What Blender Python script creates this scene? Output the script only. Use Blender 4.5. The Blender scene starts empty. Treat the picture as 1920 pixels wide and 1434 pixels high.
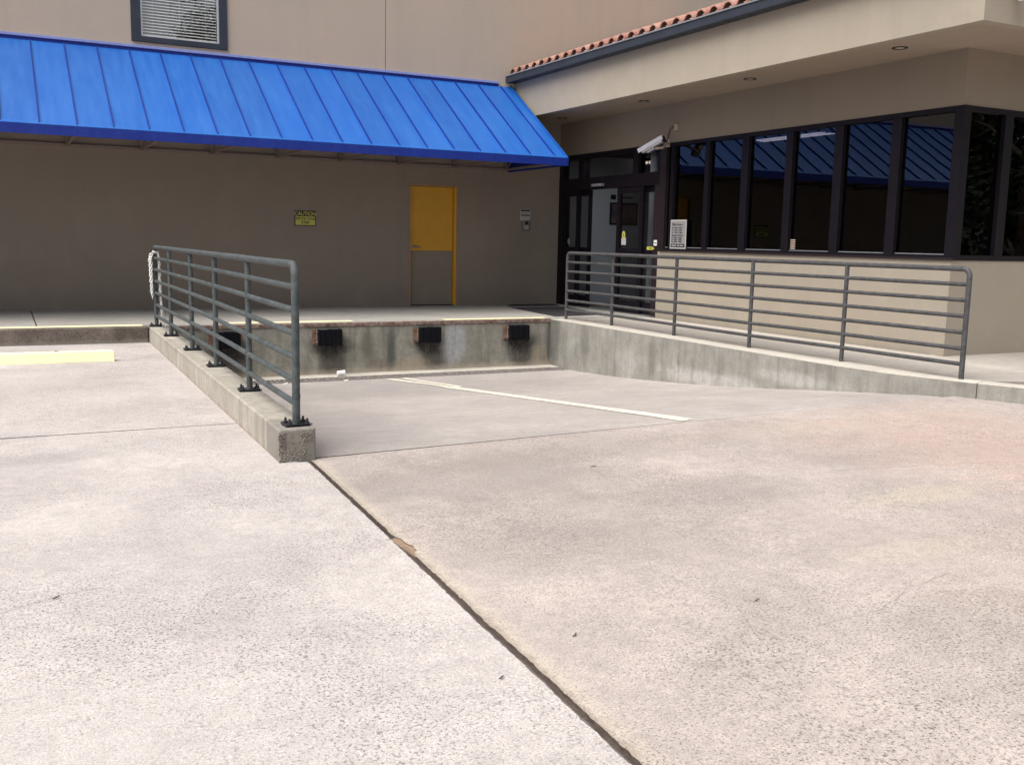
import bpy, bmesh, math, random
from mathutils import Vector, Matrix
from mathutils import noise as mnoise
random.seed(7)
C = bpy.context.scene.collection
scene = bpy.context.scene
PI = math.pi

# ------------------------------------------------------------------ camera
cd = bpy.data.cameras.new("camera"); cam = bpy.data.objects.new("camera", cd); C.objects.link(cam)
cd.sensor_width = 36.0; cd.lens = 34.77; cd.clip_start = 0.05; cd.clip_end = 500
cam.matrix_world = Matrix(((0.89003, 0.04695, -0.45347, 0), (-0.45545, 0.13569, -0.87986, 0),
                           (0.02022, 0.98964, 0.14215, 1.41), (0, 0, 0, 1)))
scene.camera = cam

# ------------------------------------------------------------------ world and sun (bright overcast)
SUN_DIR = Vector((-0.50, -0.14, 0.85)).normalized()
elev = math.asin(SUN_DIR.z); azim = math.atan2(SUN_DIR.x, SUN_DIR.y)
w = bpy.data.worlds.new("World"); scene.world = w; w.use_nodes = True
nt = w.node_tree; bg = nt.nodes["Background"]
sky = nt.nodes.new("ShaderNodeTexSky"); sky.sky_type = 'NISHITA'; sky.sun_disc = False
sky.sun_elevation = elev; sky.sun_rotation = azim; sky.dust_density = 3.0; sky.air_density = 1.0; sky.ozone_density = 1.0
hs = nt.nodes.new("ShaderNodeHueSaturation"); hs.inputs['Saturation'].default_value = 0.28
nt.links.new(sky.outputs[0], hs.inputs['Color']); nt.links.new(hs.outputs[0], bg.inputs[0]); bg.inputs[1].default_value = 0.085
sl = bpy.data.lights.new("sun", 'SUN'); sl.energy = 2.9; sl.angle = math.radians(60); sl.color = (1.0, 0.95, 0.89)
so = bpy.data.objects.new("sun", sl); C.objects.link(so); so.rotation_euler = SUN_DIR.to_track_quat('Z', 'Y').to_euler()
scene.view_settings.view_transform = 'Standard'; scene.view_settings.look = 'None'
scene.view_settings.gamma = 1; scene.view_settings.use_curve_mapping = False
scene.view_settings.exposure = 0.84

# ------------------------------------------------------------------ node helper
class NT:
    def __init__(s, name):
        s.m = bpy.data.materials.new(name); s.m.use_nodes = True; s.t = s.m.node_tree
        s.b = s.t.nodes["Principled BSDF"]; s.pos = s.t.nodes.new("ShaderNodeNewGeometry").outputs['Position']
    def n(s, k, **kw):
        x = s.t.nodes.new(k)
        for a, v in kw.items(): setattr(x, a, v)
        return x
    def put(s, sock, v):
        if isinstance(v, bpy.types.NodeSocket): s.t.links.new(v, sock)
        elif isinstance(v, (tuple, list)) and len(v) == 3 and sock.type == 'RGBA': sock.default_value = (*v, 1)
        else: sock.default_value = v
    def vscale(s, sc, v=None):
        x = s.n("ShaderNodeVectorMath", operation='MULTIPLY'); s.put(x.inputs[0], v or s.pos); x.inputs[1].default_value = sc; return x.outputs[0]
    def noise(s, scale, detail=4, rough=.6, vec=None, dist=0.0, off=None):
        v = vec or s.pos
        if off:
            x = s.n("ShaderNodeVectorMath", operation='ADD'); s.put(x.inputs[0], v); x.inputs[1].default_value = off; v = x.outputs[0]
        x = s.n("ShaderNodeTexNoise"); s.put(x.inputs['Vector'], v); x.inputs['Scale'].default_value = scale
        x.inputs['Detail'].default_value = detail; x.inputs['Roughness'].default_value = rough; x.inputs['Distortion'].default_value = dist
        return x.outputs['Fac']
    def voro(s, scale, vec=None, feature='F1', out='Distance', rnd=1.0):
        x = s.n("ShaderNodeTexVoronoi", feature=feature); s.put(x.inputs['Vector'], vec or s.pos); x.inputs['Scale'].default_value = scale
        x.inputs['Randomness'].default_value = rnd; return x.outputs[out]
    def rng(s, v, a, b, c=0.0, d=1.0, smooth=False):
        x = s.n("ShaderNodeMapRange"); x.clamp = True
        if smooth: x.interpolation_type = 'SMOOTHSTEP'
        s.put(x.inputs[0], v)
        for i, q in enumerate((a, b, c, d)): x.inputs[i+1].default_value = q
        return x.outputs[0]
    def math(s, op, a, b=0.0):
        x = s.n("ShaderNodeMath", operation=op); s.put(x.inputs[0], a); s.put(x.inputs[1], b); return x.outputs[0]
    def mix(s, f, a, b, mode='MIX'):
        x = s.n("ShaderNodeMix", data_type='RGBA', blend_type=mode); s.put(x.inputs[0], f); s.put(x.inputs[6], a); s.put(x.inputs[7], b); return x.outputs[2]
    def xyz(s):
        x = s.n("ShaderNodeSeparateXYZ"); s.put(x.inputs[0], s.pos); return x.outputs
    def spot(s, c, r, soft=.6, wob=.75, wscale=2.6):
        """mask 1 inside an ellipsoid round c with radii r, wobbly soft rim"""
        a = s.n("ShaderNodeVectorMath", operation='SUBTRACT'); s.put(a.inputs[0], s.pos); a.inputs[1].default_value = c
        b = s.n("ShaderNodeVectorMath", operation='DIVIDE'); s.put(b.inputs[0], a.outputs[0]); b.inputs[1].default_value = r
        l = s.n("ShaderNodeVectorMath", operation='LENGTH'); s.put(l.inputs[0], b.outputs[0])
        d = s.math('ADD', l.outputs['Value'], s.math('MULTIPLY', s.math('SUBTRACT', s.noise(wscale, 8, .7), .5), wob*2))
        return s.rng(d, 1-soft, 1+soft*.4, 1, 0, True)
    def bump(s, h, strength=.3, dist=.01, prev=None):
        x = s.n("ShaderNodeBump"); x.inputs['Strength'].default_value = strength; x.inputs['Distance'].default_value = dist
        s.put(x.inputs['Height'], h)
        if prev: s.put(x.inputs['Normal'], prev)
        return x.outputs[0]
    def done(s, col, rough=.8, normal=None, spec=.3, metal=0.0, emis=None, es=0):
        s.put(s.b.inputs['Base Color'], col); s.put(s.b.inputs['Roughness'], rough); s.b.inputs['Specular IOR Level'].default_value = spec
        s.put(s.b.inputs['Metallic'], metal)
        if normal: s.put(s.b.inputs['Normal'], normal)
        if emis: s.put(s.b.inputs['Emission Color'], emis); s.b.inputs['Emission Strength'].default_value = es
        return s.m

def plain(name, col, rough=.6, metal=0, var=.12, scale=12, bump=.1, spec=.35):
    n = NT(name); f = n.noise(scale, 5, .65)
    c = n.mix(n.rng(f, .3, .7), tuple(x*(1-var) for x in col), tuple(min(1, x*(1+var)) for x in col))
    return n.done(c, n.rng(n.noise(scale*3, 3), .3, .7, rough*.85, min(1, rough*1.15)), n.bump(n.noise(scale*8, 3), bump, .002), spec, metal)

M = {}
# stucco
def stucco(name, col, warm=(1.06, .98, .95)):
    n = NT(name)
    big = n.noise(.55, 4, .6); mid = n.noise(3.0, 5, .6)
    st = n.noise(2.2, 4, .6, n.vscale((1.6, 1.6, .16)))
    c = n.mix(n.rng(big, .3, .7), tuple(x*.94 for x in col), tuple(a*b for a, b in zip(col, warm)))
    c = n.mix(n.math('MULTIPLY', n.rng(st, .5, .8), .35), c, tuple(x*.78 for x in col))
    c = n.mix(n.math('MULTIPLY', n.rng(mid, .35, .7), .3), c, tuple(x*.9 for x in col))
    g = n.noise(140, 3, .7)
    c = n.mix(n.math('MULTIPLY', n.rng(g, .35, .65), .16), c, tuple(x*.62 for x in col))
    return n.done(c, .9, n.bump(n.noise(70, 4, .7), .55, .006, n.bump(n.noise(6, 3), .12, .01)), .2)
_st = stucco
def stucco(name, col, warm=(1.06, .98, .95), splash=0):
    m = _st(name, col, warm)
    if splash:
        t = m.node_tree; b = t.nodes["Principled BSDF"]; n = NT.__new__(NT); n.m = m; n.t = t; n.b = b
        n.pos = t.nodes.new("ShaderNodeNewGeometry").outputs['Position']; src = b.inputs['Base Color'].links[0].from_socket
        z = n.xyz()[2]; zz = n.math('ADD', z, n.math('MULTIPLY', n.math('SUBTRACT', n.noise(5, 6, .75), .5), .5))
        c = n.mix(n.math('MULTIPLY', n.rng(zz, .18, .55, 1, 0), splash), src, tuple(x*.55 for x in col))
        c = n.mix(n.math('MULTIPLY', n.rng(n.noise(1.3, 7, .7, off=(3, 3, 3)), .50, .66), .2), c, tuple(x*1.28 for x in col))
        c = n.mix(n.math('MULTIPLY', n.rng(n.noise(23, 4, .7, off=(5, 3, 3)), .70, .74), .5), c, tuple(x*.5 for x in col))
        t.links.new(c, b.inputs['Base Color'])
    return m
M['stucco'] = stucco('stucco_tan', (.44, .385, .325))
M['stucco_low'] = stucco('stucco_tan_shaded', (.268, .230, .194), splash=.35)  # tan stucco darkened: awning shade put into the base colour
M['stucco_wing'] = stucco('stucco_cream', (.36, .32, .265), (1.03, 1, .98), splash=.15)
M['stucco_head'] = stucco('stucco_cream_shaded', (.27, .23, .185), (1.03, 1, .98))  # cream stucco with the shade under the eaves baked into its colour
M['soffit'] = stucco('stucco_soffit', (.35, .295, .238), (1.05, .99, .95))

# concrete family
DIM = .86
def concrete(name, lo, hi, agg=.5, aggscale=110, spots=(), streak=0, bscale=.9, coarse=.3, zdirt=None, mott=.8, hook=None):
    n = NT(name)
    big = n.noise(bscale, 6, .62, dist=.4); mid = n.noise(5.5, 6, .7, off=(7, 3, 1)); fine = n.noise(38, 5, .75)
    f = n.math('ADD', n.math('MULTIPLY', big, .5), n.math('MULTIPLY', mid, .3)); f = n.math('ADD', f, n.math('MULTIPLY', fine, .2))
    c = n.mix(n.rng(f, .38, .62), lo, hi)
    for (p, r, col, a) in spots:
        c = n.mix(n.math('MULTIPLY', n.spot(p, r), a*(1 if streak else .68)), c, col)
    if streak:
        s1 = n.noise(1.9, 6, .72, n.vscale((3.2, 3.2, .40)), dist=.15); s2 = n.noise(4, 6, .75, n.vscale((3.6, 3.6, .35)), off=(4, 9, 2), dist=.12)
        c = n.mix(n.math('MULTIPLY', n.rng(s1, .48, .66), streak), c, (.075, .075, .06))
        c = n.mix(n.math('MULTIPLY', n.rng(s2, .60, .72), streak*.9), c, (.58, .57, .53))
    if hook: c = hook(n, c)
    # aggregate: irregular dark pits and pale grains
    wear = n.rng(n.noise(.75, 4, .6, off=(2, 8, 0)), .38, .62, 1-mott, 1)
    g1 = n.noise(aggscale*1.25, 3, .65); g2 = n.noise(aggscale*.55, 4, .7, off=(5, 1, 3)); g3 = n.noise(aggscale*2.6, 2, .6)
    pit = n.math('MULTIPLY', n.math('MAXIMUM', n.rng(g1, .555, .64), n.math('MULTIPLY', n.rng(g2, .60, .66), coarse*1.2)), n.math('MULTIPLY', wear, agg))
    c = n.mix(n.math('MULTIPLY', n.rng(g3, .40, .62), .42*agg+.06), c, tuple(x*.50 for x in lo))
    g4 = n.noise(13, 8, .8, off=(1, 6, 2)); c = n.mix(n.math('MULTIPLY', n.rng(g4, .46, .60), .34), c, tuple(x*.74 for x in lo))
    sc = n.noise(7, 5, .7, n.vscale((3.0, .35, 1)), off=(3, 0, 0), dist=1.2); c = n.mix(n.math('MULTIPLY', n.rng(sc, .66, .72), .22), c, tuple(min(.8, x*1.2) for x in hi))
    fl = n.noise(210, 2, .5); c = n.mix(n.math('MULTIPLY', n.rng(fl, .68, .74), .6*agg), c, (.85, .82, .79))
    bl = n.voro(1.15); sp = n.rng(bl, .018, .034, 1, 0); c = n.mix(n.math('MULTIPLY', sp, .35), c, tuple(x*.55 for x in lo))
    c = n.mix(pit, c, tuple(x*.34 for x in lo))
    c = n.mix(n.math('MULTIPLY', n.rng(g1, .40, .33), .35*agg), c, tuple(min(.8, x*1.35) for x in hi))
    c = n.mix(1.0, c, (DIM, DIM, DIM), 'MULTIPLY')
    if zdirt:
        z = n.xyz()[2]
        d = n.math('MULTIPLY', n.rng(n.math('ADD', z, n.math('MULTIPLY', n.math('SUBTRACT', n.noise(6, 5, .7), .5), .12)), zdirt[0], zdirt[1], 1, 0), zdirt[2])
        c = n.mix(d, c, zdirt[3])
    h = n.math('SUBTRACT', n.math('MULTIPLY', n.noise(55, 4, .75), .6), n.math('MULTIPLY', pit, .8))
    return n.done(c, n.rng(mid, .3, .7, .78, .95), n.bump(h, .45, .004, n.bump(mid, .15, .01)), .25)

def joint_rim(n, c):      # pale worn rim with tan grit along the long joint
    x, y, z = n.xyz(); d = n.math('ABSOLUTE', n.math('SUBTRACT', x, n.math('ADD', n.math('MULTIPLY', y, .0506), 1.375)))
    d = n.math('ADD', d, n.math('MULTIPLY', n.math('SUBTRACT', n.noise(14, 5, .7), .5), .09))
    c = n.mix(n.math('MULTIPLY', n.rng(d, .03, .11, 1, 0), .6), c, (.66, .575, .46))
    return n.mix(n.math('MULTIPLY', n.rng(d, .018, .045, 1, 0), .55), c, (.24, .19, .145))
def broom(n, c):          # fine streaks across the ramp
    b = n.noise(3.0, 6, .75, n.vscale((.55, 5.5, 1.0))); c = n.mix(n.math('MULTIPLY', n.rng(b, .50, .66), .35), c, (.30, .275, .26))
    return n.mix(n.math('MULTIPLY', n.rng(b, .40, .32), .4), c, (.66, .60, .56))
GREY = (.23, .21, .205); RED = (.60, .43, .36)
M['slab_left'] = concrete('broomed_concrete_pale', (.45, .408, .395), (.69, .638, .615), 1.0, 66, [
    ((.1, 6.7, 0), (.55, .18, 1), (.30, .28, .27), .5), ((.5, 9.5, 0), (1.3, 2.0, 1), (.47, .42, .40), .45), ((.6, 4.2, 0), (.6, .9, 1), (.38, .35, .34), .3),
    ((.2, 2.7, 0), (1.2, .6, 1), (.62, .585, .56), .5)], coarse=.7, mott=.85)
M['slab_main'] = concrete('worn_concrete_buff', (.39, .34, .318), (.61, .535, .497), .9, 75, [
    ((2.5, 5.2, 0), (1.15, .75, 1), (.235, .215, .20), .75), ((3.6, 4.35, 0), (.75, .35, 1), (.25, .225, .215), .55),
    ((2.2, 3.9, 0), (.55, .5, 1), (.28, .25, .235), .5), ((3.5, 5.55, 0), (1.6, .3, 1), (.30, .26, .235), .5),
    ((5.2, 4.6, 0), (.8, .28, 1), (.27, .245, .24), .6), ((4.6, 3.8, 0), (.5, .2, 1), (.62, .56, .44), .7),
    ((3.7, 3.1, 0), (.5, .14, 1), (.62, .56, .45), .5), ((6.3, 4.4, 0), (1.5, 1.9, 1), RED, .8), ((4.3, 2.3, 0), (1.0, 1.1, 1), (.54, .43, .36), .4),
    ((6.0, 5.6, 0), (1.8, .28, 1), (.56, .48, .40), .5), ((3.3, 2.4, 0), (.6, .3, 1), (.30, .265, .24), .45)], coarse=.45, mott=.6, hook=joint_rim)
M['ramp'] = concrete('ramp_concrete_grey', (.385, .35, .333), (.55, .502, .475), .5, 85, [
    ((4.5, 11.5, -.4), (3, 1.3, 1), (.28, .265, .255), .6), ((2.4, 8.0, 0), (.8, 2.5, 1), (.30, .28, .265), .5),
    ((5.9, 7.4, 0), (2.0, .5, 1), (.50, .44, .40), .5)], coarse=.2, hook=broom)
M['deck'] = concrete('deck_concrete_grey', (.34, .325, .30), (.47, .45, .415), .25, 90, coarse=.1)
M['sidewalk'] = concrete('sidewalk_concrete', (.42, .385, .35), (.58, .53, .47), .25, 90,
    [((8.35, 10.4, .2), (.5, 3.8, 1), (.29, .275, .265), .8), ((8.6, 6.2, .2), (1.1, .5, 1), (.33, .30, .28), .7), ((9.2, 10.3, .2), (.36, 4.5, 1), (.72, .67, .61), .8)], coarse=.1)
bx = (4.02, 5.52, 6.99, 2.62)
dock_spots = []
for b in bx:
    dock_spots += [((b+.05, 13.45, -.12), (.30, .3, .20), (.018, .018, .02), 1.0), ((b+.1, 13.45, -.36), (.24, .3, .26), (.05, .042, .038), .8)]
dock_spots += [((5.95, 13.45, -.12), (.22, .3, .36), (.50, .52, .56), .75), ((4.95, 13.45, -.2), (.10, .3, .4), (.05, .055, .05), .85), ((4.6, 13.45, -.1), (.12, .3, .25), (.08, .08, .07), .6),
    ((7.42, 13.45, -.35), (.16, .3, .2), (.48, .38, .28), .6), ((7.58, 13.45, -.15), (.07, .3, .5), (.09, .09, .08), .8), ((5.3, 13.45, -.42), (.35, .3, .12), (.42, .34, .25), .6), ((4.75, 13.45, -.4), (.22, .3, .12), (.2, .155, .13), .6)]
M['dock_face'] = concrete('stained_dock_concrete', (.22, .21, .18), (.40, .385, .335), .3, 80, dock_spots, streak=.5, bscale=3, coarse=.2,
    zdirt=(-.50, -.42, .55, (.45, .38, .31)))
M['kerb_wall'] = concrete('kerb_wall_concrete', (.38, .35, .30), (.58, .545, .48), .5, 80, [((1.62, 9, .2), (.12, 5, .05), (.33, .30, .25), .4)], streak=.35, bscale=2.5, coarse=.3, zdirt=(-.01, .03, .6, (.25, .15, .10)))
M['ret_wall'] = concrete('retaining_wall_concrete', (.27, .26, .235), (.41, .395, .36), .35, 80,
    [((7.6, 9.4, -.22), (.3, 1.1, .12), (.58, .56, .54), .8), ((7.6, 8.0, -.02), (.3, .7, .09), (.56, .54, .52), .7), ((7.6, 12.4, -.1), (.3, .16, .3), (.16, .16, .15), .5), ((7.6, 10.7, -.1), (.3, .1, .3), (.17, .17, .155), .5), ((7.6, 11.3, -.25), (.3, .25, .25), (.55, .53, .51), .5), ((7.6, 10.2, -.2), (.3, .05, .3), (.6, .58, .55), .5), ((7.55, 13.35, -.1), (.3, .22, .6), (.08, .08, .07), .7)],
    streak=.38, bscale=3.2, coarse=.2, zdirt=(-.02, .02, .0, (.2, .2, .2)))
M['kerb_top'] = concrete('kerb_top_concrete', (.50, .47, .41), (.66, .62, .55), .4, 80, coarse=.2, bscale=2)
M['mortar'] = concrete('mortar_patch_grey', (.23, .215, .19), (.34, .315, .285), .5, 70, coarse=.5, bscale=4)
M['pebble'] = concrete('exposed_aggregate', (.24, .20, .17), (.42, .38, .33), .7, 60, coarse=1, bscale=6, mott=.1)
M['kerb_face'] = concrete('kerb_face_aggregate', (.13, .105, .09), (.30, .255, .22), 1, 60, coarse=.9, bscale=3, mott=.2, zdirt=(.02, .06, .5, (.25, .24, .22)))
M['soil'] = plain('subsoil', (.12, .09, .06), .95, var=.3, scale=3)
M['slab_edge'] = plain('dirty_slab_edge', (.09, .07, .058), .95, var=.4, scale=25)
M['filler'] = plain('joint_filler', (.065, .048, .040), .95, var=.4, scale=20)
M['spall'] = plain('spalled_concrete', (.24, .17, .12), .95, var=.4, scale=60, bump=.6)
M['filler_rope'] = plain('joint_sealant', (.11, .095, .09), .8, var=.35, scale=40)
M['crackm'] = plain('crack_dirt', (.15, .125, .11), .95, var=.3, scale=30)
def rust(name, col, col2):
    n = NT(name); f = n.noise(14, 6, .7)
    return n.done(n.mix(n.rng(f, .4, .62), col, col2), .85, n.bump(f, .4, .004), .2)
M['rust'] = rust('rusty_steel_edge', (.12, .068, .055), (.27, .215, .19))
M['rust_or'] = rust('rusty_orange_bracket', (.15, .082, .058), (.24, .17, .14))
M['grate'] = rust('rusty_iron_grate', (.15, .13, .12), (.27, .245, .235))
def paint(name, col, under, amt, scale=9, rough=.65):
    n = NT(name); f = n.noise(scale, 7, .75); e = n.noise(scale*4, 5, .7, off=(3, 3, 3))
    g = n.math('ADD', n.math('MULTIPLY', f, .6), n.math('MULTIPLY', e, .4))
    return n.done(n.mix(n.rng(g, amt, amt+.06), under, col), rough, n.bump(g, .25, .002), .3)
M['paint_yel'] = paint('faded_yellow_line', (.88, .80, .48), (.5, .45, .36), .36)
M['paint_line'] = paint('ramp_line_cream', (.76, .71, .57), (.50, .45, .41), .445, 12)
M['stop'] = paint('wheel_stop_yellow', (.86, .80, .52), (.55, .50, .40), .33, 5)
# blue painted metal roof
def blue(name, col, chalk):
    n = NT(name); st = n.noise(4.5, 5, .65, n.vscale((2.2, .25, .25))); b = n.noise(.8, 4)
    g = n.math('ADD', n.math('MULTIPLY', st, .6), n.math('MULTIPLY', b, .4))
    oi = n.n('ShaderNodeObjectInfo').outputs['Random']
    c = n.mix(n.math('MULTIPLY', n.rng(g, .40, .66), .55), n.mix(oi, tuple(x*.90 for x in col), tuple(x*1.08 for x in col)), chalk)
    dd = n.noise(30, 6, .75, n.vscale((1.6, .35, .35))); c = n.mix(n.math('MULTIPLY', n.rng(dd, .52, .68), .14), c, (.10, .14, .26))
    c = n.mix(n.math('MULTIPLY', n.rng(n.noise(60, 3), .6, .75), .12), c, (.2, .3, .6))
    return n.done(c, n.rng(st, .3, .7, .42, .6), n.bump(n.noise(1.6, 3), .3, .03), .35)
M['blue'] = blue('blue_enamel_roof', (.006, .093, .385), (.024, .142, .45))
M['blue_dk'] = blue('blue_enamel_trim', (.003, .022, .24), (.006, .030, .29))
M['flash'] = plain('pale_blue_flashing', (.22, .27, .55), .5)
M['bracket'] = plain('awning_steel_tube', (.22, .17, .15), .7)
M['navy'] = plain('slate_blue_trim', (.026, .033, .048), .5, var=.15, scale=4)
M['gutter_lip'] = plain('grey_gutter_lip', (.20, .21, .23), .5)
def tile(name):
    n = NT(name); f = n.noise(9, 5, .7); oi = n.n("ShaderNodeObjectInfo").outputs['Random']
    c = n.mix(oi, (.27, .125, .095), (.36, .20, .155)); c = n.mix(n.rng(f, .45, .75), c, (.42, .28, .235))
    return n.done(c, .85, n.bump(f, .3, .004), .2)
M['tile'] = tile('terracotta')
def railm(name, col, col2):
    n = NT(name); f = n.noise(16, 6, .7); g = n.noise(120, 3, .7)
    c = n.mix(n.rng(f, .4, .65), col, col2); c = n.mix(n.math('MULTIPLY', n.rng(g, .58, .7), .35), c, (.20, .20, .19))
    return n.done(n.mix(n.math('MULTIPLY', n.rng(n.noise(45, 5, .7, off=(2, 2, 2)), .60, .66), .8), c, (.13, .07, .045)), n.rng(f, .3, .7, .5, .7), n.bump(g, .3, .002, n.bump(f, .2, .004)), .3)
M['rail_l'] = railm('green_grey_rail_paint', (.040, .052, .055), (.085, .096, .10))
M['rail_r'] = railm('grey_rail_paint', (.045, .046, .050), (.078, .079, .083))
M['plate'] = plain('black_base_plate', (.032, .032, .038), .5, var=.4, scale=30, metal=.2)
M['frame'] = plain('dark_bronze_frame', (.007, .0052, .009), .5, var=.2, scale=5, spec=.2)
M['jamb'] = plain('dark_brown_jamb', (.018, .012, .015), .5)
M['white'] = plain('white_plastic', (.75, .75, .73), .5, var=.04)
M['whitem'] = plain('brushed_aluminium', (.62, .62, .66), .32, var=.08, metal=.6)
M['paper'] = plain('white_sign_face', (.45, .45, .45), .55, var=.04)
M['paper_grey'] = plain('grey_sign_face', (.27, .26, .27), .5, var=.04)
M['black'] = plain('black_print', (.012, .012, .014), .6, var=.05)
M['ink'] = plain('navy_print', (.02, .02, .035), .6, var=.05)
M['yellow'] = plain('sign_yellow', (.50, .48, .12), .5, var=.05)
M['ysign'] = plain('bright_yellow_sticker', (.55, .53, .10), .5, var=.04)
M['doory'] = plain('ochre_yellow_door_paint', (.60, .31, .03), .5, var=.06, scale=5)
M['doorg'] = plain('grey_tan_kick_paint', (.235, .195, .155), .6, var=.06, scale=5)
M['frame_tan'] = plain('brown_frame_paint', (.36, .21, .12), .6, var=.15)
M['steel'] = plain('worn_steel', (.28, .28, .28), .4, metal=.7)
M['rubber'] = plain('black_rubber', (.006, .006, .009), .85, var=.5, scale=25, bump=.5, spec=.12)
M['mat'] = plain('dark_grey_mat', (.028, .026, .032), .95, var=.2, scale=30, bump=.5)
M['curtain'] = plain('blind_white', (.9, .89, .87), .6, var=.04)
M['in_wall'] = plain('pale_interior_wall', (.55, .59, .64), .8, var=.03)
M['in_dark'] = plain('dark_interior', (.05, .042, .038), .9, var=.1)
M['in_floor'] = plain('interior_floor', (.10, .095, .09), .5, var=.1)
M['in_ceil'] = plain('interior_ceiling', (.16, .15, .14), .9, var=.05)
M['conduit'] = plain('brown_conduit', (.16, .09, .07), .6)
M['box'] = plain('pale_junction_box', (.45, .36, .31), .6)
M['leaf'] = plain('leaf_green', (.030, .042, .022), .7, var=.4, scale=2)
M['bark'] = plain('bark', (.10, .075, .055), .9, var=.3, scale=6)
M['twig'] = plain('dry_twig', (.08, .06, .045), .9)
M['poster1'] = NT('poster_print').m
def poster():
    n = NT('poster_print'); f = n.noise(3.2, 4, .6); c = n.mix(n.rng(f, .35, .6), (.10, .09, .13), (.30, .20, .17))
    return n.done(c, .4)
M['poster1'] = poster()
def lamp(name, col, s):
    n = NT(name); return n.done(col, .5, emis=col, es=s)
M['tube'] = lamp('lit_tube', (.92, .96, 1.0), 3.2)
M['tube2'] = lamp('lit_louvre', (1, .86, .7), 1.0)
M['lens'] = plain('recessed_lens', (.55, .50, .45), .3)
def glass(name, tint, ior=1.7, rough=0.0):
    m = bpy.data.materials.new(name); m.use_nodes = True; t = m.node_tree; t.nodes.clear()
    o = t.nodes.new("ShaderNodeOutputMaterial"); mx = t.nodes.new("ShaderNodeMixShader"); f0 = ((ior-1)/(ior+1))**2
    g0 = t.nodes.new("ShaderNodeNewGeometry"); dp = t.nodes.new("ShaderNodeVectorMath"); dp.operation = 'DOT_PRODUCT'; t.links.new(g0.outputs['Incoming'], dp.inputs[0]); t.links.new(g0.outputs['Normal'], dp.inputs[1])
    def mm(op, a, b):
        x = t.nodes.new("ShaderNodeMath"); x.operation = op
        for i, q in enumerate((a, b)):
            if isinstance(q, float): x.inputs[i].default_value = q
            else: t.links.new(q, x.inputs[i])
        return x.outputs[0]
    fres = mm('ADD', mm('MULTIPLY', mm('POWER', mm('SUBTRACT', 1.0, mm('ABSOLUTE', dp.outputs['Value'], 0.0)), 5.0), 1.0-f0), f0)
    tr = t.nodes.new("ShaderNodeBsdfTransparent"); gl = t.nodes.new("ShaderNodeBsdfGlossy")
    geo = t.nodes.new("ShaderNodeNewGeometry"); nz = t.nodes.new("ShaderNodeTexNoise"); nz.inputs['Scale'].default_value = 1.1
    bp = t.nodes.new("ShaderNodeBump"); bp.inputs['Strength'].default_value = .03; bp.inputs['Distance'].default_value = .02
    t.links.new(geo.outputs['Position'], nz.inputs['Vector']); t.links.new(nz.outputs[0], bp.inputs['Height']); t.links.new(bp.outputs[0], gl.inputs['Normal'])
    tr.inputs[0].default_value = (*tint, 1); gl.inputs[0].default_value = (1, 1, 1, 1); gl.inputs['Roughness'].default_value = rough
    t.links.new(fres, mx.inputs[0]); t.links.new(tr.outputs[0], mx.inputs[1]); t.links.new(gl.outputs[0], mx.inputs[2]); t.links.new(mx.outputs[0], o.inputs[0])
    return m
M['glass'] = glass('tinted_window_glass', (.20, .19, .21), 1.62)
M['glass_door'] = glass('door_glass', (.60, .59, .60), 1.3)
M['glass_up'] = glass('clear_window_glass', (.97, .98, .98), 2.1)

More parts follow.
